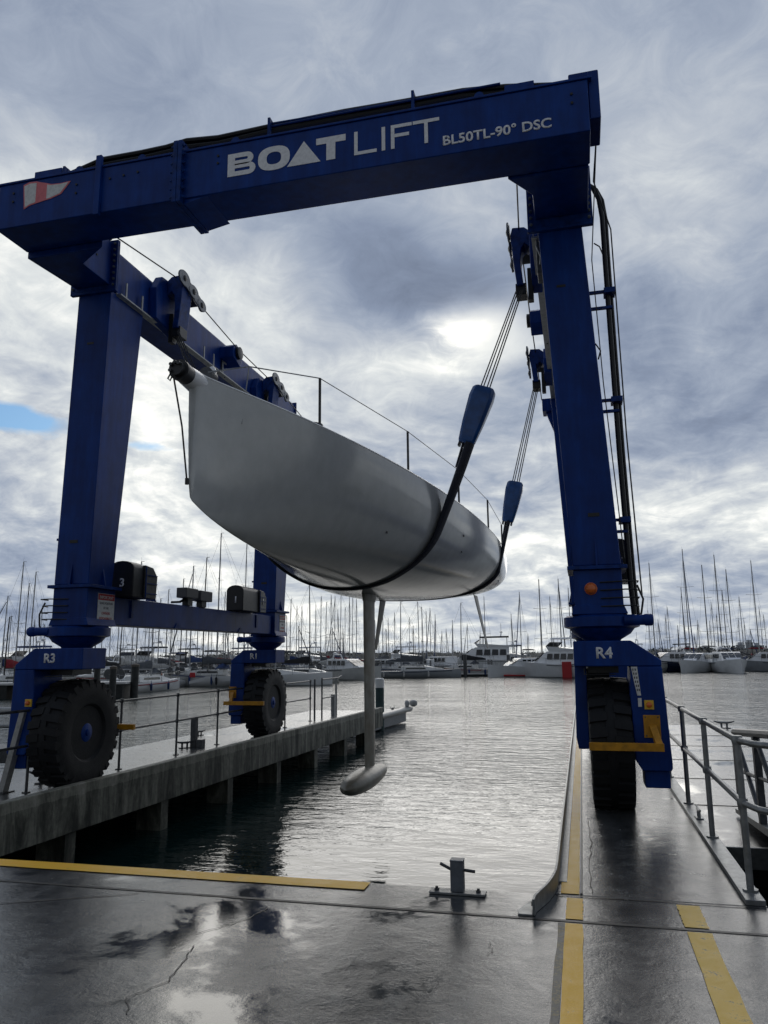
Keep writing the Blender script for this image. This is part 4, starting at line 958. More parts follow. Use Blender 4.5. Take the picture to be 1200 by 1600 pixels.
guard(-6.90, -6.05, 14.30, .655, -6.78, .90, 14.538)
guard(-6.45, -6.02, 9.72, .62, None, 0, 0)
# slings --------------------------------------------------------------------
BX = -2.95; Y_BOW, Y_ST = 5.38, 16.05
def prof(t, pts):
    for (a0, v0), (a1, v1) in zip(pts[:-1], pts[1:]):
        if t <= a1:
            u = (t-a0)/(a1-a0); u2 = u*u*(3-2*u); return v0+(v1-v0)*(u*.7+u2*.3)
    return pts[-1][1]
def catmull(t, pts):
    n = len(pts)
    if t <= pts[0][0]: return pts[0][1]
    for i in range(n-1):
        if t <= pts[i+1][0]:
            x0, y0_ = pts[i]; x1, y1_ = pts[i+1]
            m0 = ((pts[i+1][1]-pts[i-1][1])/(pts[i+1][0]-pts[i-1][0])) if i > 0 else (y1_-y0_)/(x1-x0)
            m1 = ((pts[i+2][1]-y0_)/(pts[i+2][0]-x0)) if i+2 < n else (y1_-y0_)/(x1-x0)
            h = x1-x0; u = (t-x0)/h
            return (2*u**3-3*u*u+1)*y0_+(u**3-2*u*u+u)*h*m0+(-2*u**3+3*u*u)*y1_+(u**3-u*u)*h*m1
    return pts[-1][1]
HB = [(0, .035), (.03, .14), (.08, .34), (.15, .60), (.25, .92), (.38, 1.24), (.52, 1.49), (.66, 1.64), (.78, 1.68), (.90, 1.63), (1, 1.54)]
ZS = [(0, 3.86), (.1, 3.83), (.25, 3.76), (.45, 3.66), (.7, 3.52), (1, 3.38)]
ZK = [(0, 2.84), (.03, 2.745), (.09, 2.64), (.2, 2.54), (.35, 2.47), (.5, 2.45), (.65, 2.49), (.8, 2.58), (1, 2.77)]
NX = [(0, 1.35), (.1, 1.45), (.25, 1.75), (.5, 2.35), (.75, 2.7), (1, 3.0)]
FL = [(0, 1.0), (.2, .93), (.5, .97), (1, 1.0)]
def hull_pt(t, ang, off=0.):
    """ang 0 = keel line, pi/2 = sheer, sign gives side"""
    s_ = 1 if ang >= 0 else -1; ang = abs(ang)
    hb = catmull(t, HB)+off; zs = catmull(t, ZS); zk = catmull(t, ZK)-off; n = catmull(t, NX)
    x = hb*(sin(ang)**(2/n)) if ang > 0 else 0; z = zs-(zs-zk)*(max(cos(ang), 0)**(2/n))
    return Vector((BX+s_*x, Y_BOW+(Y_ST-Y_BOW)*t, z))
# ------------------------------------------------------------------ the hoisted yacht
RY = empty('racing_yacht', (BX, Y_BOW, 2.45)); tag(RY, 'white racing yacht without mast hanging bow first in the slings, bulb keel below', 'yacht')
ts = [0, .006, .015, .03, .05, .08, .12]+[.16+i*.04 for i in range(22)]
ts = [t for t in ts if t <= 1.0]; ts[-1] = 1.0
NA = 18; angs = [pi/2*(abs(i)/NA)**1.0*(1 if i >= 0 else -1) for i in range(-NA, NA+1)]
hv = MB(); rings = []
for t in ts:
    rings.append([tuple(hull_pt(t, a_)) for a_ in angs])
m_ = len(rings); n_ = len(angs)
vs = [p for r in rings for p in r]; fs = [(i*n_+k_, i*n_+k_+1, (i+1)*n_+k_+1, (i+1)*n_+k_) for i in range(m_-1) for k_ in range(n_-1)]
fs.append(tuple(range(n_)))
hv.add(vs, fs); hv.add([hull_pt(1, a_)+Vector((0, .0, 0)) for a_ in angs], [tuple(range(n_))])
hull = hv.build('hull', 'race_hull', RY, angle=50)
sb = hull.modifiers.new('s', 'SUBSURF'); sb.levels = 1; sb.render_levels = 1
for e in hull.data.edges: pass
dk = MB(); vs = []; 
for t in ts:
    hb = catmull(t, HB); zs = catmull(t, ZS); y = Y_BOW+(Y_ST-Y_BOW)*t
    vs += [(BX-hb+.004, y, zs+.004), (BX, y, zs+.03+.03*min(1, t*4)), (BX+hb-.004, y, zs+.004)]
dk.add(vs, [(3*i+k_, 3*i+k_+1, 3*i+k_+4, 3*i+k_+3) for i in range(len(ts)-1) for k_ in (0, 1)]); dk.build('deck', 'deck', RY)
ca = MB(); rr = []
for (t, wd, h) in ((.27, .15, .02), (.33, .45, .20), (.42, .70, .30), (.55, .80, .30), (.58, .80, .05)):
    zs = catmull(t, ZS)+.06; y = Y_BOW+(Y_ST-Y_BOW)*t
    rr.append([(BX-wd, y, zs-.05), (BX-wd*.8, y, zs+h*.8), (BX, y, zs+h), (BX+wd*.8, y, zs+h*.8), (BX+wd, y, zs-.05)])
ca.loft(rr); ca.build('coachroof', 'white', RY)
# toe strip along the sheer
for s_ in (-1, 1):
    g = MB(); g.tube([hull_pt(t, s_*pi/2)+Vector((-.012*s_, 0, .012)) for t in ts], .012, 6); g.build('toe_rail', 'white', RY)
# bow pole through the stem
g = MB(); z0 = 3.83; g.tube([(BX-.02, 5.62, z0-.01), (BX-.02, 5.32, z0)], .105, 22, .082); g.build('pole_socket', 'white', RY)
g = MB(); g.tube([(BX-.02, 5.36, z0), (BX-.02, 5.22, z0+.005)], .080, 22); g.lathe([(.086, 0), (.086, .03)], (BX-.02, 5.20, z0+.005), 'y', 22); g.tube([(BX-.02, 5.20, z0+.005), (BX-.02, 5.15, z0+.005)], .06, 18); bp_ = g.build('bow_pole_end', 'mast_dark', RY)
g = MB()
for (x, z) in ((-.035, .03), (.03, .035), (-.04, -.02), (.0, .045)): g.lathe([(.014, 0), (.014, .03)], (BX-.02+x, 5.125, z0+z), 'y', 10)
g.tube([(BX-.065, 5.16, z0-.03), (BX-.085, 5.15, z0-.08), (BX-.065, 5.15, z0-.10), (BX-.045, 5.16, z0-.045)], .007, 6); g.build_each('shackle', 'galv_dark', bp_)
g = MB(); g.tube([(BX-.0, 5.6, z0+.12), (BX-.0, 5.72, z0+.11)], .06, 14); g.build('furler_drum', 'galv_dark', RY)
g = MB(); g.lathe([(.03, 0), (.04, .02), (.03, .05), (.01, .065)], (BX+.03, 5.66, z0+.13), 'z', 14); g.build('bow_light', 'white', RY)
g = MB(); g.tube([(BX-.04, 5.15, z0-.05), (BX-.03, 5.30, 3.4), (BX-.01, 5.372, 2.98)], .008, 6); g.lathe([(.016, 0), (.016, .05)], (BX-.008, 5.372, 2.94), 'z', 8); g.build('bobstay', 'rope', RY)
# keel and bulb
KY = 10.75
def foil(b, x, y, z0, z1, c0, c1, th, rake=0., n=14, dx=0.):
    rr = []
    for k_ in range(7):
        u = k_/6; z = z0+(z1-z0)*u; c = c0+(c1-c0)*u; yy = y+rake*u; xx = x+dx*u; ring = []
        for i in range(n*2):
            a_ = 2*pi*i/(n*2); cc = cos(a_); ss = sin(a_)
            ring.append((xx+ss*th*c*(.5+.25*(1-cc)*(1 if cc < 0 else 1))*.5, yy-cc*c/2, z))
        rr.append(ring)
    b.loft(rr)
g = MB(); foil(g, BX, KY, 2.50, .0, .50, .40, .30); kf = g.build('keel_fin', 'keel', RY)
g = MB(); foil(g, BX, KY, 2.56, 2.36, .70, .52, .34); g.build('keel_root', 'keel', RY)
g = MB(); rr = []
for i in range(19):
    u = i/18; y = 9.62+1.95*u; r = .160*(max(0, sin(pi*u**.80)))**.47 if 0 < u < 1 else .004
    r = max(r, .004); rr.append([(BX+r*1.18*cos(t), y, -.06+.02*u+r*.88*sin(t)) for t in [2*pi*k_/24 for k_ in range(24)]])
g.loft(rr); g.build('keel_bulb', 'keel', RY)
g = MB()
for (z0_, z1_, dxx) in ((1.55, 1.95, .02), (1.25, 1.5, -.015), (1.72, 1.8, -.03)): g.box(BX+dxx-.018, BX+dxx+.012, KY-.262+.03, KY-.225+.03, z0_, z1_)
# rudders
for s_ in (-1, 1):
    g = MB(); foil(g, BX+s_*.95, 15.35, 2.74, 1.70, .46, .22, .16, rake=.12, dx=s_*.20); g.build('rudder', 'keel', RY)
# stanchions and lifelines
st_t = [.149, .318, .485, .655, .84]
for s_ in (-1, 1):
    tops = []
    for t in st_t:
        p = hull_pt(t, s_*pi/2)+Vector((-s_*.05, 0, 0)); q_ = p+Vector((-s_*.0, 0, .53)); tops.append(q_)
        g = MB(); g.tube([p, q_], .0145, 8); g.lathe([(.03, 0), (.02, .04)], p, 'z', 8); g.build('stanchion', 'mast_dark', RY)
    g = MB(); start = hull_pt(.012, s_*pi/2)+Vector((0, 0, .02)); wp = start.lerp(tops[0], .32)+Vector((0,0,.10))
    end = hull_pt(.985, s_*pi/2)+Vector((-s_*.05, 0, .05))
    g.tube([start+Vector((0,0,.04)), wp, tops[0]], .006, 6); g.tube([hull_pt(.05, s_*1.2), wp], .005, 6)
    g.tube(tops+[end], .005, 6); g.build('lifeline', 'galv', RY)
g = MB(); p = hull_pt(.149, pi/2)+Vector((-.12, 0, 0)); g.lathe([(.10, 0), (.11, .02), (.10, .05), (.06, .065)], p, 'z', 18); g.build('deck_pad', 'mast_dark', RY)
# drain fittings and a rub mark or two
for (t_, a_) in ((.50, 1.30), (.515, 1.12), (.30, .92), (.86, 1.05)):
    p = hull_pt(t_, a_, .004); g = MB(); g.lathe([(.010, -.006), (.016, -.004), (.016, .004), (.010, .006)], p, 'x', 12); g.build('drain_fitting', 'mast_dark', RY)

# slings: webbing band round the hull, upper block, wire falls
def sling(t, label, ytop, ztop_r, blk_len, wband=.17, side_h=1.15, bs=1., tk=.085):
    y = Y_BOW+(Y_ST-Y_BOW)*t
    root = empty('boat_sling', (BX, y, hull_pt(t, 0).z)); tag(root, label, 'sling', 'slings holding the racing yacht')
    a_lim = 1.16
    pts = [hull_pt(t, a_, .012) for a_ in [-a_lim+2*a_lim*i/40 for i in range(41)]]
    sheer = {}
    bl = {}
    for s_ in (-1, 1):
        ct = zl(s_, 6.8); top = Vector((ct-s_*(LW+.30), ytop, ztop_r)); low = pts[-1] if s_ > 0 else pts[0]
        d_ = (top-low).normalized(); bl[s_] = (top, low, d_)
        # lower end of the block
    full = []
    lo_r = bl[1][1]; lo_l = bl[-1][1]
    br_ = lo_r+bl[1][2]*side_h; bl_ = lo_l+bl[-1][2]*side_h
    full = [bl_]+[bl_.lerp(lo_l, k_/4) for k_ in (1, 2, 3)]+pts+[lo_r.lerp(br_, k_/4) for k_ in (1, 2, 3)]+[br_]
    side = Vector((0, 1, 0)); th = []; sd = []
    for i, p in enumerate(full):
        a0 = full[max(i-1, 0)]; a1 = full[min(i+1, len(full)-1)]; tg = (a1-a0).normalized()
        sdv = (side-tg*side.dot(tg)).normalized(); nv = tg.cross(sdv)
        c = Vector((BX, p.y, 3.3))
        if nv.dot(p-c) < 0: nv = -nv
        sd.append(sdv); th.append(nv*.014)
    a = MB(); rr = []
    for p, sdv, nv in zip(full, sd, th):
        nn = nv.normalized(); q_ = min(1, max(0, (abs(p.x-BX)-.7)/.9)); q_ = q_*q_*(3-2*q_); tv = tk*(.20+.80*q_); c = p+nn*(tv-.014)
        rr.append([c+sdv*(wband/2*cos(t))+nn*(tv*(abs(sin(t))**.8)*(1 if sin(t) > 0 else -1)) for t in [2*pi*k_/14 for k_ in range(14)]])
    a.loft(rr); a.build('webbing', 'sling', root)
    for s_ in (-1, 1):
        top, low, d_ = bl[s_]; b0 = low+d_*side_h; b1 = b0+d_*blk_len
        ny = Vector((0, 1, 0)); ny = (ny-d_*ny.dot(d_)).normalized(); nx = d_.cross(ny)*bs; ny = ny*bs
        # two loop legs below the block
        a = MB()
        for k_ in (-1, 0, 1): a.tube([b0-d_*.35+nx*k_*.028, b0+d_*.03+nx*k_*.05], .016, 6)
        a.build_each('webbing_eye', 'sling', root)
        a = MB(); rr = []
        for (u, w1, w2) in ((-.02, .125, .065), (.03, .14, .085), (.35, .175, .11), (.80, .205, .13), (.95, .19, .12), (1.0, .15, .10)):
            c = b0+d_*blk_len*u; ring = []
            for (i_, j_) in ((-1, -.6), (-.7, -1), (.7, -1), (1, -.6), (1, .6), (.7, 1), (-.7, 1), (-1, .6)): ring.append(c+nx*w1*i_+ny*w2*j_)
            rr.append(ring)
        a.loft(rr); bk = a.build('sheave_block', 'block_blue', root, bevel=.012)
        a = MB(); c = b0-d_*.02
        for i_ in (-.10, .0, .10):
            a.hexa([c+nx*(i_-.018)-ny*.05-d_*.05, c+nx*(i_+.018)-ny*.05-d_*.05, c+nx*(i_+.018)+ny*.05-d_*.05, c+nx*(i_-.018)+ny*.05-d_*.05, c+nx*(i_-.018)-ny*.05+d_*.06, c+nx*(i_+.018)-ny*.05+d_*.06, c+nx*(i_+.018)+ny*.05+d_*.06, c+nx*(i_-.018)+ny*.05+d_*.06])
        a.build_each('block_shackle', 'black', bk)
        a = MB()
        for k_ in (-1.5, -.6, .6, 1.5): a.tube([b1-d_*.03+nx*k_*.055+ny*.02*(k_), top+nx*k_*.042+Vector((0, k_*.03, -.05))], .0085, 6)
        a.build_each('wire_fall', 'rope', root)
    return root
sling(.405, 'front dark webbing sling round the white yacht by its keel, large blue blocks above', 9.72, 6.42, .78, .20, 1.24, .80, .062)
sling(.762, 'rear dark webbing sling under the stern of the white yacht, smaller blocks', 13.5, 6.36, .72, .16, .92, .74, .030)
# spare wire hanging from the right front hoist to the idler

# ------------------------------------------------------------------ the marina
def yacht_parts(root, H, L, hull_m, cover_m, mast_m, rnd, detail=2, dodger=None, open_stern=False):
    """bow towards +Y, mast foot at the origin, waterline z = 0 (local)"""
    B = L*.31; fb = (.085*L+.25)*(.72 if open_stern else 1); y0, y1 = -L*.58, L*.42
    def bd(m, name, mt, parent=None, **k):
        o = m.build(name, mt, None, **k); o.parent = parent or root; return o
    a = MB(); rings = []
    for i in range(11):
        u = i/10; y = y0+(y1-y0)*u; hb = B/2*(.80+.20*sin(pi*min(1, u*1.6)/1)*1.0) if u < .45 else B/2*max(.012, (1-((u-.45)/.55)**2.1))
        zs = fb*(.92+.30*u*u); zk = -.25 if u < .9 else -.25+.3*(u-.9)*10
        if open_stern and i == 0: y -= .25; zs *= .55
        ring = [(-hb, y, zs), (-hb*.97, y, zs*.55), (-hb*.78, y, .04), (-hb*.4, y, zk), (hb*.4, y, zk), (hb*.78, y, .04), (hb*.97, y, zs*.55), (hb, y, zs)]
        rings.append(ring)
    a.loft(rings); hull_ = bd(a, 'hull', hull_m, angle=30)
    if open_stern:
        a = MB(); zt0 = fb*.92*.55; a.box(-B*.20, B*.20, y0-.262, y0-.235, zt0*.45, zt0*.96); o = a.build('transom_shade_panel', 'cov_black', None); o.parent = hull_  # dark panel painted in for the shade inside the open stern
        a = MB(); a.box(-B*.34, -B*.24, y0-.30, y0-.20, .1, zt0+.5); a.box(-.35, -.05, y0-.34, y0-.24, .3, .38); a.build_each('transom_fitting', 'galv_dark', hull_, local=True)
    a.loft([[(-B*.27, L*.10-L*.35, fb*1.0), (-B*.25, L*.10-L*.35, fb+.42), (B*.25, L*.10-L*.35, fb+.42), (B*.27, L*.10-L*.35, fb*1.0)],
            [(-B*.27, L*.05, fb*1.0), (-B*.24, L*.05, fb+.40), (B*.24, L*.05, fb+.40), (B*.27, L*.05, fb*1.0)],
            [(-B*.16, L*.24, fb*1.05), (-B*.12, L*.22, fb+.16), (B*.12, L*.22, fb+.16), (B*.16, L*.24, fb*1.05)]])
    cab = bd(a, 'cabin', 'off_white')
    if detail > 0:
        a = MB()
        for sx in (-1, 1): a.hexa([(sx*B*.262-.012, -L*.20, fb+.14), (sx*B*.262+.012, -L*.20, fb+.14), (sx*B*.262+.012, L*.03, fb+.14), (sx*B*.262-.012, L*.03, fb+.14), (sx*B*.256-.012, -L*.19, fb+.30), (sx*B*.256+.012, -L*.19, fb+.30), (sx*B*.256+.012, L*.02, fb+.30), (sx*B*.256-.012, L*.02, fb+.30)])
        a.build_each('window', 'glass', cab, local=True)
    r = .075 if H > 11 else .06
    a = MB(); a.tube([(0, 0, fb), (0, -.02, H*.6), (0, -.08, H)], r, 8, r*.7); mast = bd(a, 'mast', mast_m)
    a = MB()
    for z in ((.36, .68) if H > 11 else (.5,)): a.tube([(-B*.30, -.18, H*z+.1), (0, -.03, H*z), (B*.30, -.18, H*z+.1)], .022, 5)
    a.build_each('spreader', mast_m, mast, local=True)
    a = MB(); a.tube([(0, -.1, H), (0, -.35, H+.02)], .02, 5); a.tube([(.04, -.1, H), (.04, -.1, H+.35)], .008, 4); o = a.build('masthead_vane', mast_m, None); o.parent = mast
    # boom and cover
    bz = fb+.95; bl = -L*.40
    a = MB()
    if cover_m:
        rr = []
        for k_ in range(8):
            u = k_/7; y = -.05+bl*u; h = (.46*(1-u)**.8+.14)*(1+rnd.uniform(-.10, .10)); wd = .13*(1-u*.5); zz = bz+.02*sin(u*9)
            rr.append([(wd*cos(t)*1.0, y, zz+h*.42+h*.58*sin(t)) for t in [2*pi*j/10 for j in range(10)]])
        a.loft(rr); bd(a, 'sail_cover', cover_m)
        a = MB()
    a.tube([(0, -.05, bz-.05), (0, bl*1.03, bz-.02)], .06, 6); bd(a, 'boom', mast_m)
    a = MB(); rw = .008
    bow = (0, y1*.97, fb*1.2); stern = (0, y0*.98, fb)
    a.tube([(0, 0, H*.97), bow], rw, 4); a.tube([(0, -.1, H), stern], rw, 4)
    for sx in (-1, 1):
        a.tube([(sx*B*.46, -.25, fb), (sx*B*.30, -.18, H*(.5 if H <= 11 else .36)+.1), (0, -.05, H*.93)], rw, 4)
        a.tube([(sx*B*.46, -.15, fb), (0, -.03, H*(.5 if H <= 11 else .36))], rw, 4)
    a.tube([(0, bl, bz), (0, -.1, H*.99)], rw*.8, 4)
    bd(a, 'rigging', 'rope', smooth=False)
    if rnd.random() < .28:
        a = MB(); p0, p1 = Vector((0, .02, H*.93)), Vector((0, y1*.95, fb*1.2+.35)); a.tube([p0, p0.lerp(p1, .5), p1], .035, 6, .075); bd(a, 'furled_jib', rnd.choice(['cov_grey', 'cov_white', 'cov_blue', 'cov_grey']))
    if detail > 1:
        a = MB()
        zt = fb*1.22+.55
        a.tube([(-B*.13, y1*.80, fb*1.15), (-B*.13, y1*.82, zt), (0, y1*.99, zt), (B*.13, y1*.82, zt), (B*.13, y1*.80, fb*1.15)], .02, 5)
        a.tube([(-B*.38, y0*.95, fb), (-B*.38, y0*.96, fb+.6), (-B*.1, y0, fb+.6)], .02, 5); a.tube([(B*.38, y0*.95, fb), (B*.38, y0*.96, fb+.6), (B*.1, y0, fb+.6)], .02, 5)
        a.build_each('pulpit_rail', 'galv', root, local=True)
        a = MB()
        for sx in (-1, 1):
            for u in (-.4, -.22, -.04, .14): a.tube([(sx*B*.47*(1 if u < .1 else .86), L*u, fb), (sx*B*.47*(1 if u < .1 else .86), L*u, fb+.55)], .013, 4)
            a.tube([(sx*B*.38, y0*.95, fb+.55), (sx*B*.47, -L*.4, fb+.55), (sx*B*.47, 0, fb+.55), (sx*B*.40, L*.14, fb+.55), (sx*B*.13, y1*.82, zt)], .009, 4)
        bd(a, 'guard_rails', 'galv')
        a = MB()
        fc = rnd.choice(['cov_white', 'cov_blue', 'cov_white', 'cov_black', 'orange'])
        for sx in (-1, 1):
            for u in (-.42, -.2, .05):
                xx = sx*(B*.5+.08)*(1 if u < 0 else .97); yy = L*u+rnd.uniform(-.3, .3)
                a.tube([(xx, yy, fb+.1), (xx, yy, fb-.08), (xx, yy, fb-.16), (xx, yy, fb-.6), (xx, yy, .12)], [.012, .02, .10, .10, .03], 8)
        a.build_each('fender', fc, root, local=True)
    if detail > 0:
        st = rnd.choice(['navy', 'cov_blue', 'cov_red', 'cov_grey', None, None])
        if st:
            a = MB()
            for sx in (-1, 1):
                pl_ = []
                for i in range(2, 10):
                    u = i/10; y = y0+(y1-y0)*u; hb = B/2*(.80+.20*sin(pi*min(1, u*1.6))) if u < .45 else B/2*max(.012, (1-((u-.45)/.55)**2.1)); pl_.append((sx*(hb*.99+.012), y, fb*(.92+.30*u*u)-.14))
                a.tube(pl_, .035, 4)
            a.build_each('hull_stripe', st, hull_, local=True)
        a = MB()
        for sx in (-1, 1): a.lathe([(.30, -.02), (.36, -.02), (.36, .02), (.30, .02)], (sx*B*.22, y0+L*.10, fb+.62), 'y', 16)
        a.build_each('steering_wheel', 'galv_dark', root, local=True)
    if rnd.random() < .35 and H > 8.6:
        a = MB(); a.loft([[(-B*.36, y, fb+1.95-abs(k_)*.0), (-B*.2, y, fb+2.1), (B*.2, y, fb+2.1), (B*.36, y, fb+1.95), (B*.3, y, fb+1.93), (-B*.3, y, fb+1.93)] for k_, y in enumerate((y0+.3, y0+1.0, y0+L*.2))])
        bm_ = bd(a, 'bimini', rnd.choice(['cov_blue', 'cov_grey', 'cov_white', 'cov_black', 'cov_red'])); a = MB()
        for sx in (-1, 1): a.tube([(sx*B*.34, y0+.35, fb+1.95), (sx*B*.36, y0+.8, fb), (sx*B*.34, y0+L*.19, fb+1.95)], .02, 5)
        a.build_each('bimini_frame', 'galv', bm_, local=True)
    if dodger:
        a = MB(); rr = []
        for (y, h) in ((-L*.27, .62), (-L*.22, .80), (-L*.16, .45)):
            rr.append([(B*.27*cos(t), y, fb+.15+h*sin(t)**.7 if t not in (0,) else fb+.15) for t in [pi*k_/8 for k_ in range(1, 8)]])
        a.loft(rr, caps=False, closed=False); a.loft([rr[0], [(x, y-.01, z) for x, y, z in rr[0]]], caps=True)
        bd(a, 'spray_hood', dodger)
def motor_boat(root, L, hull_m, roof_m, fly=True, arch=True, stripe=None, rnd=None, dark_roof=False):
    B = L*.34; fb = .12*L+.2
    def bd(m, name, mt, parent=None, **k):
        o = m.build(name, mt, None, **k); o.parent = parent or root; return o
    a = MB(); rings = []
    for i in range(11):
        u = i/10; y = L*(u-.5); hb = B/2*(.94+.06*sin(pi*min(1, u*2))) if u < .5 else B/2*max(.015, 1-((u-.5)/.5)**2.4)
        fl_ = .80-.28*max(0, u-.5)*2; zs = fb*(.82+.38*u**1.6)
        rings.append([(-hb, y, zs), (-hb*(fl_+.16), y, zs*.55), (-hb*fl_, y, .05), (-hb*.4, y, -.3), (hb*.4, y, -.3), (hb*fl_, y, .05), (hb*(fl_+.16), y, zs*.55), (hb, y, zs)])
    a.loft(rings); h_ = bd(a, 'hull', hull_m, angle=30)
    a = MB()
    for sx in (-1, 1):
        a.tube([(sx*(B/2+.02), -L*.5, fb*.74), (sx*(B/2+.02), 0, fb*.84)], .035, 5)
    a.build_each('rub_rail', 'cov_grey', h_, local=True)
    ch = .115*L+.1; zc = fb*.9
    a = MB(); w_ = B*.40
    a.loft([[(-w_, -L*.30, zc), (-w_*.92, -L*.30, zc+ch), (w_*.92, -L*.30, zc+ch), (w_, -L*.30, zc)],
            [(-w_, L*.06, zc), (-w_*.90, L*.02, zc+ch), (w_*.90, L*.02, zc+ch), (w_, L*.06, zc)],
            [(-w_*.7, L*.24, zc+.05), (-w_*.6, L*.20, zc+.30), (w_*.6, L*.20, zc+.30), (w_*.7, L*.24, zc+.05)]])
    cb_ = bd(a, 'cabin', 'white', bevel=.03)
    a = MB()
    for sx in (-1, 1):
        for k_ in range(4):
            y = -L*.27+k_*L*.075; a.hexa([(sx*w_*.985-.02, y, zc+ch*.38), (sx*w_*.985+.02, y, zc+ch*.38), (sx*w_*.985+.02, y+L*.062, zc+ch*.38), (sx*w_*.985-.02, y+L*.062, zc+ch*.38), (sx*w_*.935-.02, y, zc+ch*.82), (sx*w_*.935+.02, y, zc+ch*.82), (sx*w_*.935+.02, y+L*.055, zc+ch*.82), (sx*w_*.935-.02, y+L*.055, zc+ch*.82)])
    zf0, zf1 = zc+.36, zc+ch*.90
    for k_ in (-1, 0, 1):
        x0, x1 = w_*(k_*.56-.25), w_*(k_*.56+.25)
        a.hexa([(x0, L*.165, zf0), (x1, L*.165, zf0), (x1, L*.185, zf0), (x0, L*.185, zf0), (x0, L*.035, zf1), (x1, L*.035, zf1), (x1, L*.055, zf1), (x0, L*.055, zf1)])
    a.build_each('window', 'glass', cb_, local=True, smooth=False)
    zr = zc+ch
    if fly:
        a = MB(); a.loft([[(-w_*.95, -L*.38, zr), (-w_*.98, -L*.38, zr+.12), (w_*.98, -L*.38, zr+.12), (w_*.95, -L*.38, zr)], [(-w_*.9, L*.0, zr), (-w_*.92, L*.03, zr+.5), (w_*.92, L*.03, zr+.5), (w_*.9, L*.0, zr)]]); bd(a, 'flybridge', 'white', bevel=.03)
        a = MB(); a.hexa([(-w_*.85, L*.02, zr+.50), (w_*.85, L*.02, zr+.50), (w_*.85, L*.04, zr+.50), (-w_*.85, L*.04, zr+.50), (-w_*.8, -L*.03, zr+.95), (w_*.8, -L*.03, zr+.95), (w_*.8, -L*.01, zr+.95), (-w_*.8, -L*.01, zr+.95)]); bd(a, 'fly_windscreen', 'glass')
        a = MB(); a.loft([[(-w_*.9, -L*.30, zr+1.25), (-w_*.8, -L*.30, zr+1.42), (w_*.8, -L*.30, zr+1.42), (w_*.9, -L*.30, zr+1.25)], [(-w_*.85, -L*.02, zr+1.22), (-w_*.75, -L*.02, zr+1.38), (w_*.75, -L*.02, zr+1.38), (w_*.85, -L*.02, zr+1.22)]]); bd(a, 'canopy', roof_m, bevel=.02)
        zr += 1.4
        a = MB()
        for sx in (-1, 1):
            for y in (-L*.28, -L*.05): a.tube([(sx*w_*.85, y, zr-1.35), (sx*w_*.8, y, zr-.1)], .035, 5)
        bd(a, 'canopy_posts', 'galv')
    if arch:
        a = MB(); yy = -L*.22
        a.tube([(-w_*.7, yy, zr-.1), (-w_*.5, yy-.1, zr+.45), (w_*.5, yy-.1, zr+.45), (w_*.7, yy, zr-.1)], .06, 6); a.tube([(0, yy-.1, zr+.45), (0, yy-.1, zr+1.7)], .03, 5); a.lathe([(.02, 0), (.2, .04), (.2, .16), (.05, .22)], (.35, yy-.1, zr+.47), 'z', 12)
        bd(a, 'radar_arch', 'white')
    a = MB(); P = []
    for sx in (-1,):
        for k_ in range(9):
            u = .35+.65*k_/8; hb = B/2*max(.03, 1-max(0, (u-.5)/.5)**2.4); P.append((-hb*.93, L*(u-.5), fb*(.82+.38*u**1.6)+.55))
    P2 = [(-x, y, z) for x, y, z in P[::-1]]
    a.tube(P+P2, .02, 5)
    for (x, y, z) in P[::2]+P2[::2]: a.tube([(x, y, z-.56), (x, y, z)], .015, 4)
    bd(a, 'bow_rail', 'galv')
    if stripe:
        a = MB()
        for sx in (-1, 1): a.tube([(sx*B/2*.90, -L*.49, .10), (sx*B/2*.82, 0, .12), (sx*B/2*.62, L*.3, .15)], .10, 5)
        bd(a, 'waterline_stripe', stripe)

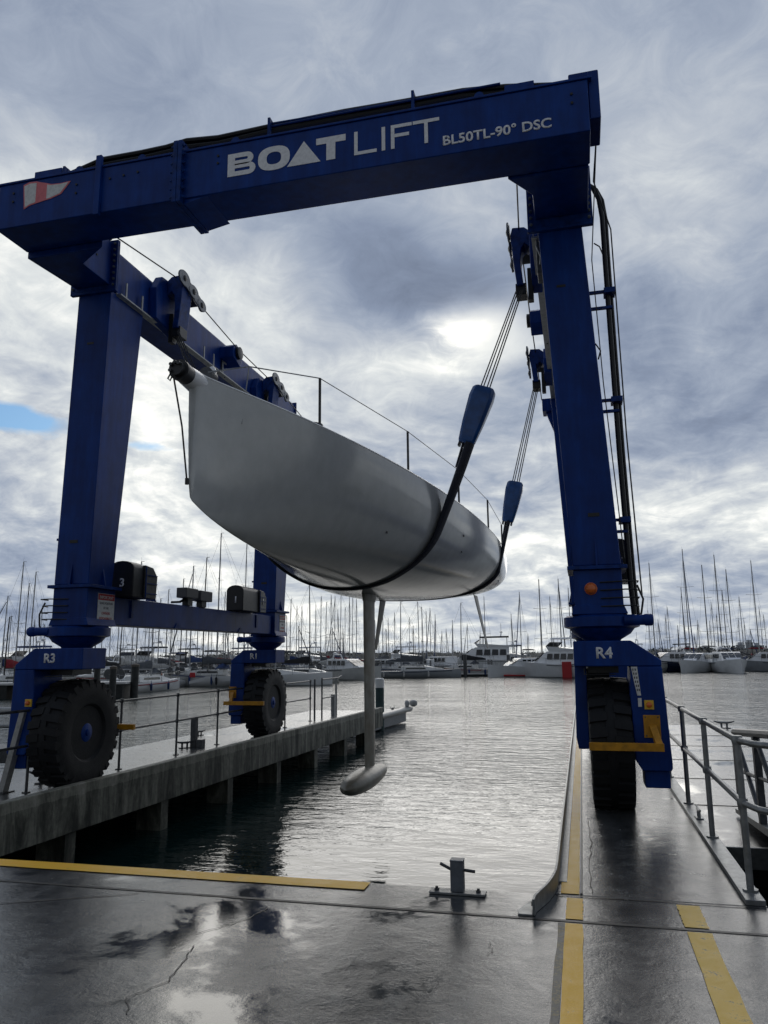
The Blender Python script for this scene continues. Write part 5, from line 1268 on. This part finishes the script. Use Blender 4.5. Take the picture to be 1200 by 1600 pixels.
MASTS = [ # px at foot, px row of mast top, foot distance, cover, mast, hull, heading deg (0 = bow away), extra
 (4,931,78,'cov_blue','mast_alu','white',150), (13,962,95,'cov_grey','mast_alu','white',200), (25,877,72,'cov_white','mast_alu','white',165),
 (37,911,84,'cov_blue','mast_dark','navy',190), (46,893,70,'cov_blue','mast_alu','white',170), (51,968,110,'cov_white','mast_alu','white',20), (61,953,120,'cov_grey','mast_alu','white',200),
 (158,975,100,'cov_grey','mast_alu','white',165), (171,968,118,'cov_blue','mast_alu','white',200), (183,972,86,'cov_white','mast_alu','white',170), (192,966,125,'cov_grey','mast_alu','white',15),
 (206,955,92,'cov_grey','mast_alu','white',185), (213,877,66,'cov_white','mast_alu','white',155), (226,970,130,'cov_blue','mast_alu','white',180), (238,968,105,'cov_red','mast_alu','white',195),
 (247,935,88,'cov_grey','mast_alu','off_white',170), (259,921,96,'cov_red','mast_dark','white',75), (271,965,122,'cov_white','mast_alu','white',190), (282,904,100,'cov_grey','mast_dark','white',165),
 (297,884,80,'cov_blue','mast_alu','white',170), (317,871,68,'cov_grey','mast_dark','white',96), (330,960,128,'cov_white','mast_alu','white',200), (339,833,74,'cov_red','mast_alu','white',102),
 (349,925,92,'cov_grey','mast_alu','white',185), (356,922,115,'cov_grey','mast_alu','white',10), (364,930,98,'cov_white','mast_alu','white',175), (381,850,88,'cov_red','mast_alu','white',80), (392,955,125,'cov_white','mast_alu','white',190),
 (453,936,90,'cov_blue','mast_alu','white',80), (463,947,110,'cov_grey','mast_alu','white',180), (471,947,100,'cov_grey','mast_alu','grey_hull',190), (484,913,73,'cov_black','mast_dark','white',265),
 (493,944,118,'cov_grey','mast_alu','white',195), (501,932,92,'cov_grey','mast_alu','white',170), (509,941,104,'cov_red','mast_alu','white',82), (517,930,96,'cov_grey','mast_alu','white',185), (523,932,125,'cov_blue','mast_alu','white',175),
 (528,952,130,'cov_grey','mast_alu','white',10), (532,929,108,'cov_red','mast_alu','white',95), (539,949,122,'cov_white','mast_alu','white',170), (546,932,97,'cov_grey','mast_alu','white',190), (551,933,115,'cov_grey','mast_alu','white',175), (557,936,128,'cov_blue','mast_alu','white',185),
 (586,969,130,'cov_white','mast_alu','white',180), (592,962,118,'cov_grey','mast_alu','white',170), (598,958,100,'cov_grey','mast_alu','white',90), (607,966,125,'cov_grey','mast_alu','white',190), (617,957,112,'cov_blue','mast_alu','white',185), (626,940,88,'cov_grey','mast_alu','grey_hull',95),
 (640,965,130,'cov_grey','mast_alu','white',170), (655,940,90,'cov_grey','mast_alu','grey_hull',265), (667,955,105,'cov_blue','mast_alu','white',190), (673,950,118,'cov_white','mast_alu','white',175), (681,960,110,'cov_grey','mast_alu','white',185),
 (691,986,150,'cov_grey','mast_alu','white',180), (698,982,160,'cov_grey','mast_alu','white',200), (708,969,120,'cov_grey','mast_alu','white',185), (721,942,89,'cov_black','mast_alu','grey_hull',78), (731,975,140,'cov_blue','mast_alu','white',170),
 (759,932,104,'cov_grey','mast_alu','white',185), (751,986,150,'cov_grey','mast_alu','white',180), (801,959,116,'cov_grey','mast_alu','white',190), (815,925,102,'cov_grey','mast_alu','white',170), (826,990,160,'cov_white','mast_alu','white',175), (847,905,98,'cov_grey','mast_dark','white',185), (863,932,108,'cov_blue','mast_alu','white',175), (878,904,100,'cov_grey','mast_alu','white',190), (893,918,112,'cov_grey','mast_alu','white',180),
 (1017,954,128,'cov_grey','mast_alu','white',180), (1024,879,104,'cov_blue','mast_alu','white',170), (1044,960,140,'cov_white','mast_alu','white',185), (1048,948,122,'cov_grey','mast_alu','white',190), (1072,918,130,'cov_grey','mast_alu','white',175), (1079,857,108,'cov_blue','mast_alu','white',178),
 (1087,990,160,'cov_grey','mast_alu','white',180), (1108,882,112,'cov_black','mast_dark','white',172), (1113,970,150,'cov_grey','mast_alu','white',180), (1118,940,140,'cov_white','mast_alu','white',185), (1129,866,116,'cov_grey','mast_dark','white',176), (1137,922,132,'cov_grey','mast_dark','white',186), (1146,889,120,'cov_grey','mast_dark','white',180),
 (1163,932,138,'cov_blue','mast_alu','white',188), (1167,969,160,'cov_grey','mast_alu','white',175), (1187,875,114,'cov_grey','mast_alu','white',172), (1193,948,145,'cov_white','mast_alu','white',180), (1199,960,150,'cov_grey','mast_alu','white',185),
]
_r = random.Random(21)
MASTS += [(p_, _r.randint(958, 990), D_, _r.choice(['cov_grey', 'cov_blue', 'cov_white', 'cov_red', 'cov_black']), _r.choice(['mast_alu', 'mast_alu', 'mast_dark']), _r.choice(['white', 'white', 'off_white', 'navy']), _r.choice([170, 185, 200, 15, 345, 160]))
          for p_, D_ in ((9, 64), (68, 88), (148, 70), (188, 76), (232, 82), (266, 72), (290, 90), (308, 84), (325, 78), (352, 72), (372, 80), (448, 86), (467, 82), (520, 88), (536, 92), (574, 92), (604, 94), (646, 98), (1032, 118), (1062, 116), (1094, 121), (1124, 124), (1158, 118), (1176, 122))]
ORD = lambda n: {1: 'first', 2: 'second', 3: 'third', 4: 'fourth', 5: 'fifth', 6: 'sixth', 7: 'seventh', 8: 'eighth', 9: 'ninth', 10: 'tenth', 11: 'eleventh', 12: 'twelfth', 13: 'thirteenth', 14: 'fourteenth', 15: 'fifteenth', 16: 'sixteenth', 17: 'seventeenth', 18: 'eighteenth', 19: 'nineteenth', 20: 'twentieth', 21: 'twenty-first', 22: 'twenty-second', 23: 'twenty-third', 24: 'twenty-fourth', 25: 'twenty-fifth', 26: 'twenty-sixth', 27: 'twenty-seventh', 28: 'twenty-eighth', 29: 'twenty-ninth', 30: 'thirtieth', 31: 'thirty-first', 32: 'thirty-second', 33: 'thirty-third', 34: 'thirty-fourth', 35: 'thirty-fifth', 36: 'thirty-sixth', 37: 'thirty-seventh', 38: 'thirty-eighth'}[n]
ZONES = [(-50, 100, 'left of leg R3'), (100, 400, 'behind left crane beam'), (400, 566, 'left of keel fin'), (566, 760, 'right of keel fin'), (760, 980, 'left of leg R4'), (980, 1300, 'right of leg R4')]
HN = {'white': 'white', 'navy': 'navy blue', 'grey_hull': 'pale grey', 'off_white': 'cream'}
CN = {'cov_blue': 'blue', 'cov_grey': 'grey', 'cov_white': 'pale', 'cov_red': 'red', 'cov_black': 'black'}
cnt = {}
rnd = random.Random(11)
for (px, pt, D, cov, mm, hm, hd) in sorted(MASTS):
    for z0_, z1_, zn in ZONES:
        if z0_ <= px < z1_: break
    cnt[zn] = cnt.get(zn, 0)+1
    base = bearing(px, D, WL, 1020)
    d = ray(px-(0 if px < 700 else (1020-pt)*.0), pt); hh = hypot(d.x, d.y); ztop = EYE+d.z/hh*D; H = max(5.5, ztop-WL)
    L = max(7.0, min(12.5, H*.70+.5))
    root = empty('yacht', base, YAW*0+radians(hd)+atan2(-base.x, base.y)*0)
    size = 'tall-masted' if H > 13.5 else ('short-masted' if H < 9.5 else 'moored')
    tag(root, f"{size} {HN[hm]} yacht with {CN[cov]} boom cover, {ORD(cnt[zn])} mast from left {zn}", 'sailing yacht', 'yachts moored in the marina')
    yacht_parts(root, H, L, hm, cov, mm, rnd, 2 if D < 95 else 1, dodger=rnd.choice([None, 'cov_blue', 'cov_grey', 'cov_white', None]) if D < 125 else None, open_stern=rnd.random() < .4)

def mboat(px, D, L, hd, label, hull_m='white', roof='white', fly=True, arch=True, stripe=None, py=1040):
    root = empty('motor_boat', bearing(px, D, WL, py), radians(hd)); tag(root, label, 'motor boat', 'motor boats moored in the marina')
    motor_boat(root, L, hull_m, roof, fly, arch, stripe); return root
mboat(868, 84, 10.5, 62, 'white flybridge motor cruiser with red fender, just left of the R4 leg', fly=True)
mboat(748, 104, 13.5, 95, 'large motor yacht with dark roof behind the right rudder tip', roof='cov_black', fly=True)
mboat(812, 86, 7.5, 120, 'small motor boat with teal cabin side and red stripe', roof='white', fly=False, arch=False, stripe='red_mark')
mboat(682, 100, 8.5, 60, 'small white motor boat with hard top behind grey racing yachts', fly=False, arch=False)
mboat(548, 80, 8.0, 245, 'cream motor cruiser with grey canopy just left of the keel fin', hull_m='off_white', roof='cov_grey', fly=False, arch=True)
mboat(1141, 101, 9.5, 185, 'bow-on white motor cruiser with dark windscreen, rightmost of the nearer pair', fly=False)
mboat(1088, 103, 9.0, 150, 'white motor cruiser left of the bow-on cruiser, beside dark-hulled boat', fly=False, arch=False)
mboat(1041, 105, 9.5, 115, 'dark-hulled motor boat nearest the R4 leg on its right', hull_m='navy', fly=False)
mboat(1192, 108, 9.0, 80, 'grey-white motor boat cut by the right edge of the picture', hull_m='grey_hull', fly=False, arch=False)
mboat(1052, 128, 9.0, 80, 'canopied motor boat behind the dark-hulled boat', roof='cov_grey', fly=True)
mboat(975, 120, 9.0, 100, 'white flybridge cruiser seen behind the R4 leg', fly=True)
mboat(95, 76, 8.0, 130, 'white cabin cruiser behind the R3 leg base at far left', fly=False)
mboat(225, 92, 8.5, 75, 'white motor boat behind the mooring piles at left', roof='cov_grey', fly=True)
mboat(165, 84, 8.0, 170, 'cream motor boat moored behind the dark piles, left', hull_m='off_white', fly=False)
mboat(30, 80, 8.5, 100, 'white motor boat with blue roof at the left edge', roof='cov_blue', fly=True)

for (px, D, L, hd, lab, kw) in (
    (134, 98, 8.0, 110, 'small cream motor boat just above the R3 tyre in the far row', dict(hull_m='off_white', fly=False)),
    (198, 108, 8.5, 200, 'white flybridge boat in the far row behind the timber jetty', dict(fly=True)),
    (258, 92, 7.0, 95, 'low white runabout behind the left sport yacht', dict(fly=False, arch=False)),
    (284, 112, 8.5, 70, 'grey-canopied motor boat behind the middle of the side beam', dict(roof='cov_grey')),
    (336, 96, 7.5, 250, 'white cabin boat right of the red rail cover', dict(fly=False)),
    (362, 106, 8.5, 100, 'blue-roofed motor boat behind the R1 fork', dict(roof='cov_blue')),
    (402, 92, 8.0, 280, 'white cabin boat seen just above the R1 tyre', dict(fly=False, arch=False)),
    (470, 104, 8.5, 80, 'far white flybridge boat above the pier gate', dict(fly=True)),
    (505, 96, 7.5, 265, 'white cabin boat left of the cream cruiser', dict(fly=False)),
    (590, 92, 7.5, 100, 'white cabin boat just right of the keel fin', dict(fly=False)),
    (620, 108, 8.5, 80, 'white flybridge boat behind the left rudder blade', dict(fly=True)),
    (650, 97, 7.0, 75, 'low cream runabout beside the grey racing hull', dict(hull_m='off_white', fly=False, arch=False)),
    (785, 108, 8.5, 70, 'grey-canopied boat behind the small teal motor boat', dict(roof='cov_grey'))):
    mboat(px, D, L, hd, lab, **kw)
# racing yachts with open sterns nearer the crane, sculpted separately by px
for (px, D, L, hd, lab, H) in ((236, 61, 8.2, 352, 'small white sport yacht with open stern, left one under the side beam', 8.5), (430, 67, 11.5, 285, 'long white racing hull lying behind the wheel marked R1', 9.5), (662, 84, 9.5, 280, 'pale grey racing hull low on the water right of keel fin', 7.5)):
    root = empty('yacht', bearing(px, D, WL, 1060), radians(hd)); tag(root, lab, 'sailing yacht', 'yachts moored in the marina')
    yacht_parts(root, H, L, 'white' if px < 600 else 'grey_hull', 'cov_grey', 'mast_alu', rnd, 2, open_stern=True)
# red fender by the cruiser
# piles and pontoons of the marina
def mpile(px, D, ztop, cap, label, r=.17):
    p = bearing(px, D, WL, 1050); root = empty('mooring_pile', p); tag(root, label, 'pile', 'mooring piles in the marina')
    a = MB(); a.tube([(0, 0, -2), (0, 0, ztop)], r, 12); o = a.build('shaft', 'dark_pile' if not cap else 'galv_dark', None); o.parent = root
    a = MB(); a.tube([(0, 0, ztop), (0, 0, ztop+.14), (0, 0, ztop+.22)], [r*1.08, r*1.08, .04], 12); o = a.build('cap', 'white_dull' if cap else 'timber', None); o.parent = root
mpile(727, 86, 2.4, True, 'white-capped dark pile in front of the grey sloop', .20)
mpile(795, 88, 2.3, True, 'white-capped pile beside the teal motor boat', .18)
mpile(152, 52, 1.75, False, 'dark mooring pile nearest the tyre marked R3', .19)
mpile(177, 50, 1.75, False, 'thick dark pile just right of the R3 tyre top', .2)
mpile(211, 52, 1.85, False, 'pale-sided pile right of the thick dark pile', .24)
mpile(28, 54, 1.8, False, 'dark timber pile at the far left edge', .24)
def mpont(pxa, Da, pxb, Db, label, wd=1.6, z=.42, mt='dark_pile'):
    A = bearing(pxa, Da, WL, 1050); Bp = bearing(pxb, Db, WL, 1050); d = (Bp-A); Ln = d.length; root = empty('marina_pontoon', A, atan2(d.y, d.x)); tag(root, label, 'pontoon')
    a = MB(); a.box(0, Ln, -wd/2, wd/2, z-.12, z); o = a.build('deck', 'deck', None); o.parent = root
    a = MB(); n = max(2, int(Ln/3))
    for i in range(n): a.box(i*Ln/n+.2, (i+1)*Ln/n-.2, -wd/2+.05, wd/2-.05, -.3, z-.12)
    o = a.build('float', mt, None); o.parent = root
mpont(-60, 56, 205, 52, 'raised timber jetty at left behind the piles', 2.0, .95)
mpont(700, 87, 905, 90, 'low floating pontoon in front of the motor boats', 1.5, .35)
mpont(560, 100, 720, 104, 'far pontoon behind the grey racing yachts', 1.5, .4)
mpont(1030, 112, 1300, 120, 'pontoon behind the cruisers right of the crane', 1.5, .4)
mpont(210, 82, 560, 98, 'long marina pontoon behind the sport yachts', 1.5, .4)
# the red banner panels hung on bow rails
def banner(px, D, w_, h_, z, label):
    p = bearing(px, D, WL+z, 1050); root = empty('banner', p, -atan2(p.x, p.y)); tag(root, label, 'banner')
    a = MB(); a.box(-w_/2, w_/2, -.06, .06, 0, h_); o = a.build('panel', 'red_mark', None, bevel=.04); o.parent = root
banner(886, 81, .95, 1.6, -.02, 'red fender panel hanging on the side of the flybridge cruiser')
banner(301, 63, .42, .38, .85, 'red square cover on the rail of the middle sport yacht')
# far shore
def shore():
    a = MB(); rnd_ = random.Random(5); rings = []
    N_ = 160
    for i in range(N_+1):
        t = i/N_; x = -620+1240*t; y = 430+60*sin(t*7)+t*40
        h = .8+1.4*abs(sin(t*11+1))+rnd_.random()*.5
        rings.append([(x, y-12, WL-.5), (x, y-6, WL+.8), (x, y+10, WL+h+1), (x, y+140, WL+h+1.5), (x, y+145, WL-.5)])
    a.loft(rings, caps=False, closed=False); tag(a.build('far_shore', 'land'), kind='structure')
    b = MB(); 
    for i in range(1500):
        t = rnd_.random(); x = -620+1240*t; y = 430+60*sin(t*7)+t*40+rnd_.uniform(-2, 40); dens = .5+.5*sin(t*23)+.3*sin(t*61)
        hgt = (1.4+2.4*max(0, dens)*rnd_.random())*(1.0 if x > 60 else .9); r = hgt*rnd_.uniform(.5, .9)
        z0_ = WL+2
        for k_ in range(9):
            cx, cy, cz = x+rnd_.uniform(-r, r), y+rnd_.uniform(-r, r), z0_+hgt*(.25+.75*rnd_.random()); q_ = r*rnd_.uniform(.25, .5)
            v = [Vector((cx, cy, cz))+Vector((rnd_.uniform(-1, 1), rnd_.uniform(-1, 1), rnd_.uniform(-.8, .8)))*q_ for _ in range(4)]
            b.add(v, [(0, 1, 2), (0, 2, 3), (0, 3, 1), (1, 3, 2)])
    tag(b.build('far_trees', 'tree', smooth=False, fix=False), label='dark line of trees along the far shore', cat='trees', kind='stuff')
shore()
for (px, wd, h, lab) in ((1158, 5, 4.2, 'left haze-pale tower block on the far shore skyline at right'), (1172, 4.5, 5.6, 'tallest haze-pale tower block on the far shore at right'), (1184, 6, 3.6, 'wide low block right of the tallest far tower'), (1102, 10, 2.4, 'low wide building among far trees between the masts'), (1075, 8, 2.4, 'small far building on the shore left of the bow-on cruiser')):
    p = bearing(px, 560, WL+2, 1020); root = empty('far_building', p, -atan2(p.x, p.y)); tag(root, lab, 'building')
    a = MB(); a.box(-wd/2, wd/2, -5, 5, 0, h); o = a.build('wall', 'building', None); o.parent = root
    a = MB()
    for k_ in range(int(h/3)): a.box(-wd/2+.6, wd/2-.6, -5.05, -5.0, 1.2+k_*3, 2.5+k_*3)
    a.build_each('window_band', 'far_window', root, local=True, smooth=False)
    a = MB(); a.box(-wd/2-.3, wd/2+.3, -5.3, 5.3, h, h+.4); a.box(-1.5, 1.5, -2, 2, h+.4, h+2); o = a.build('roof', 'building', None); o.parent = root
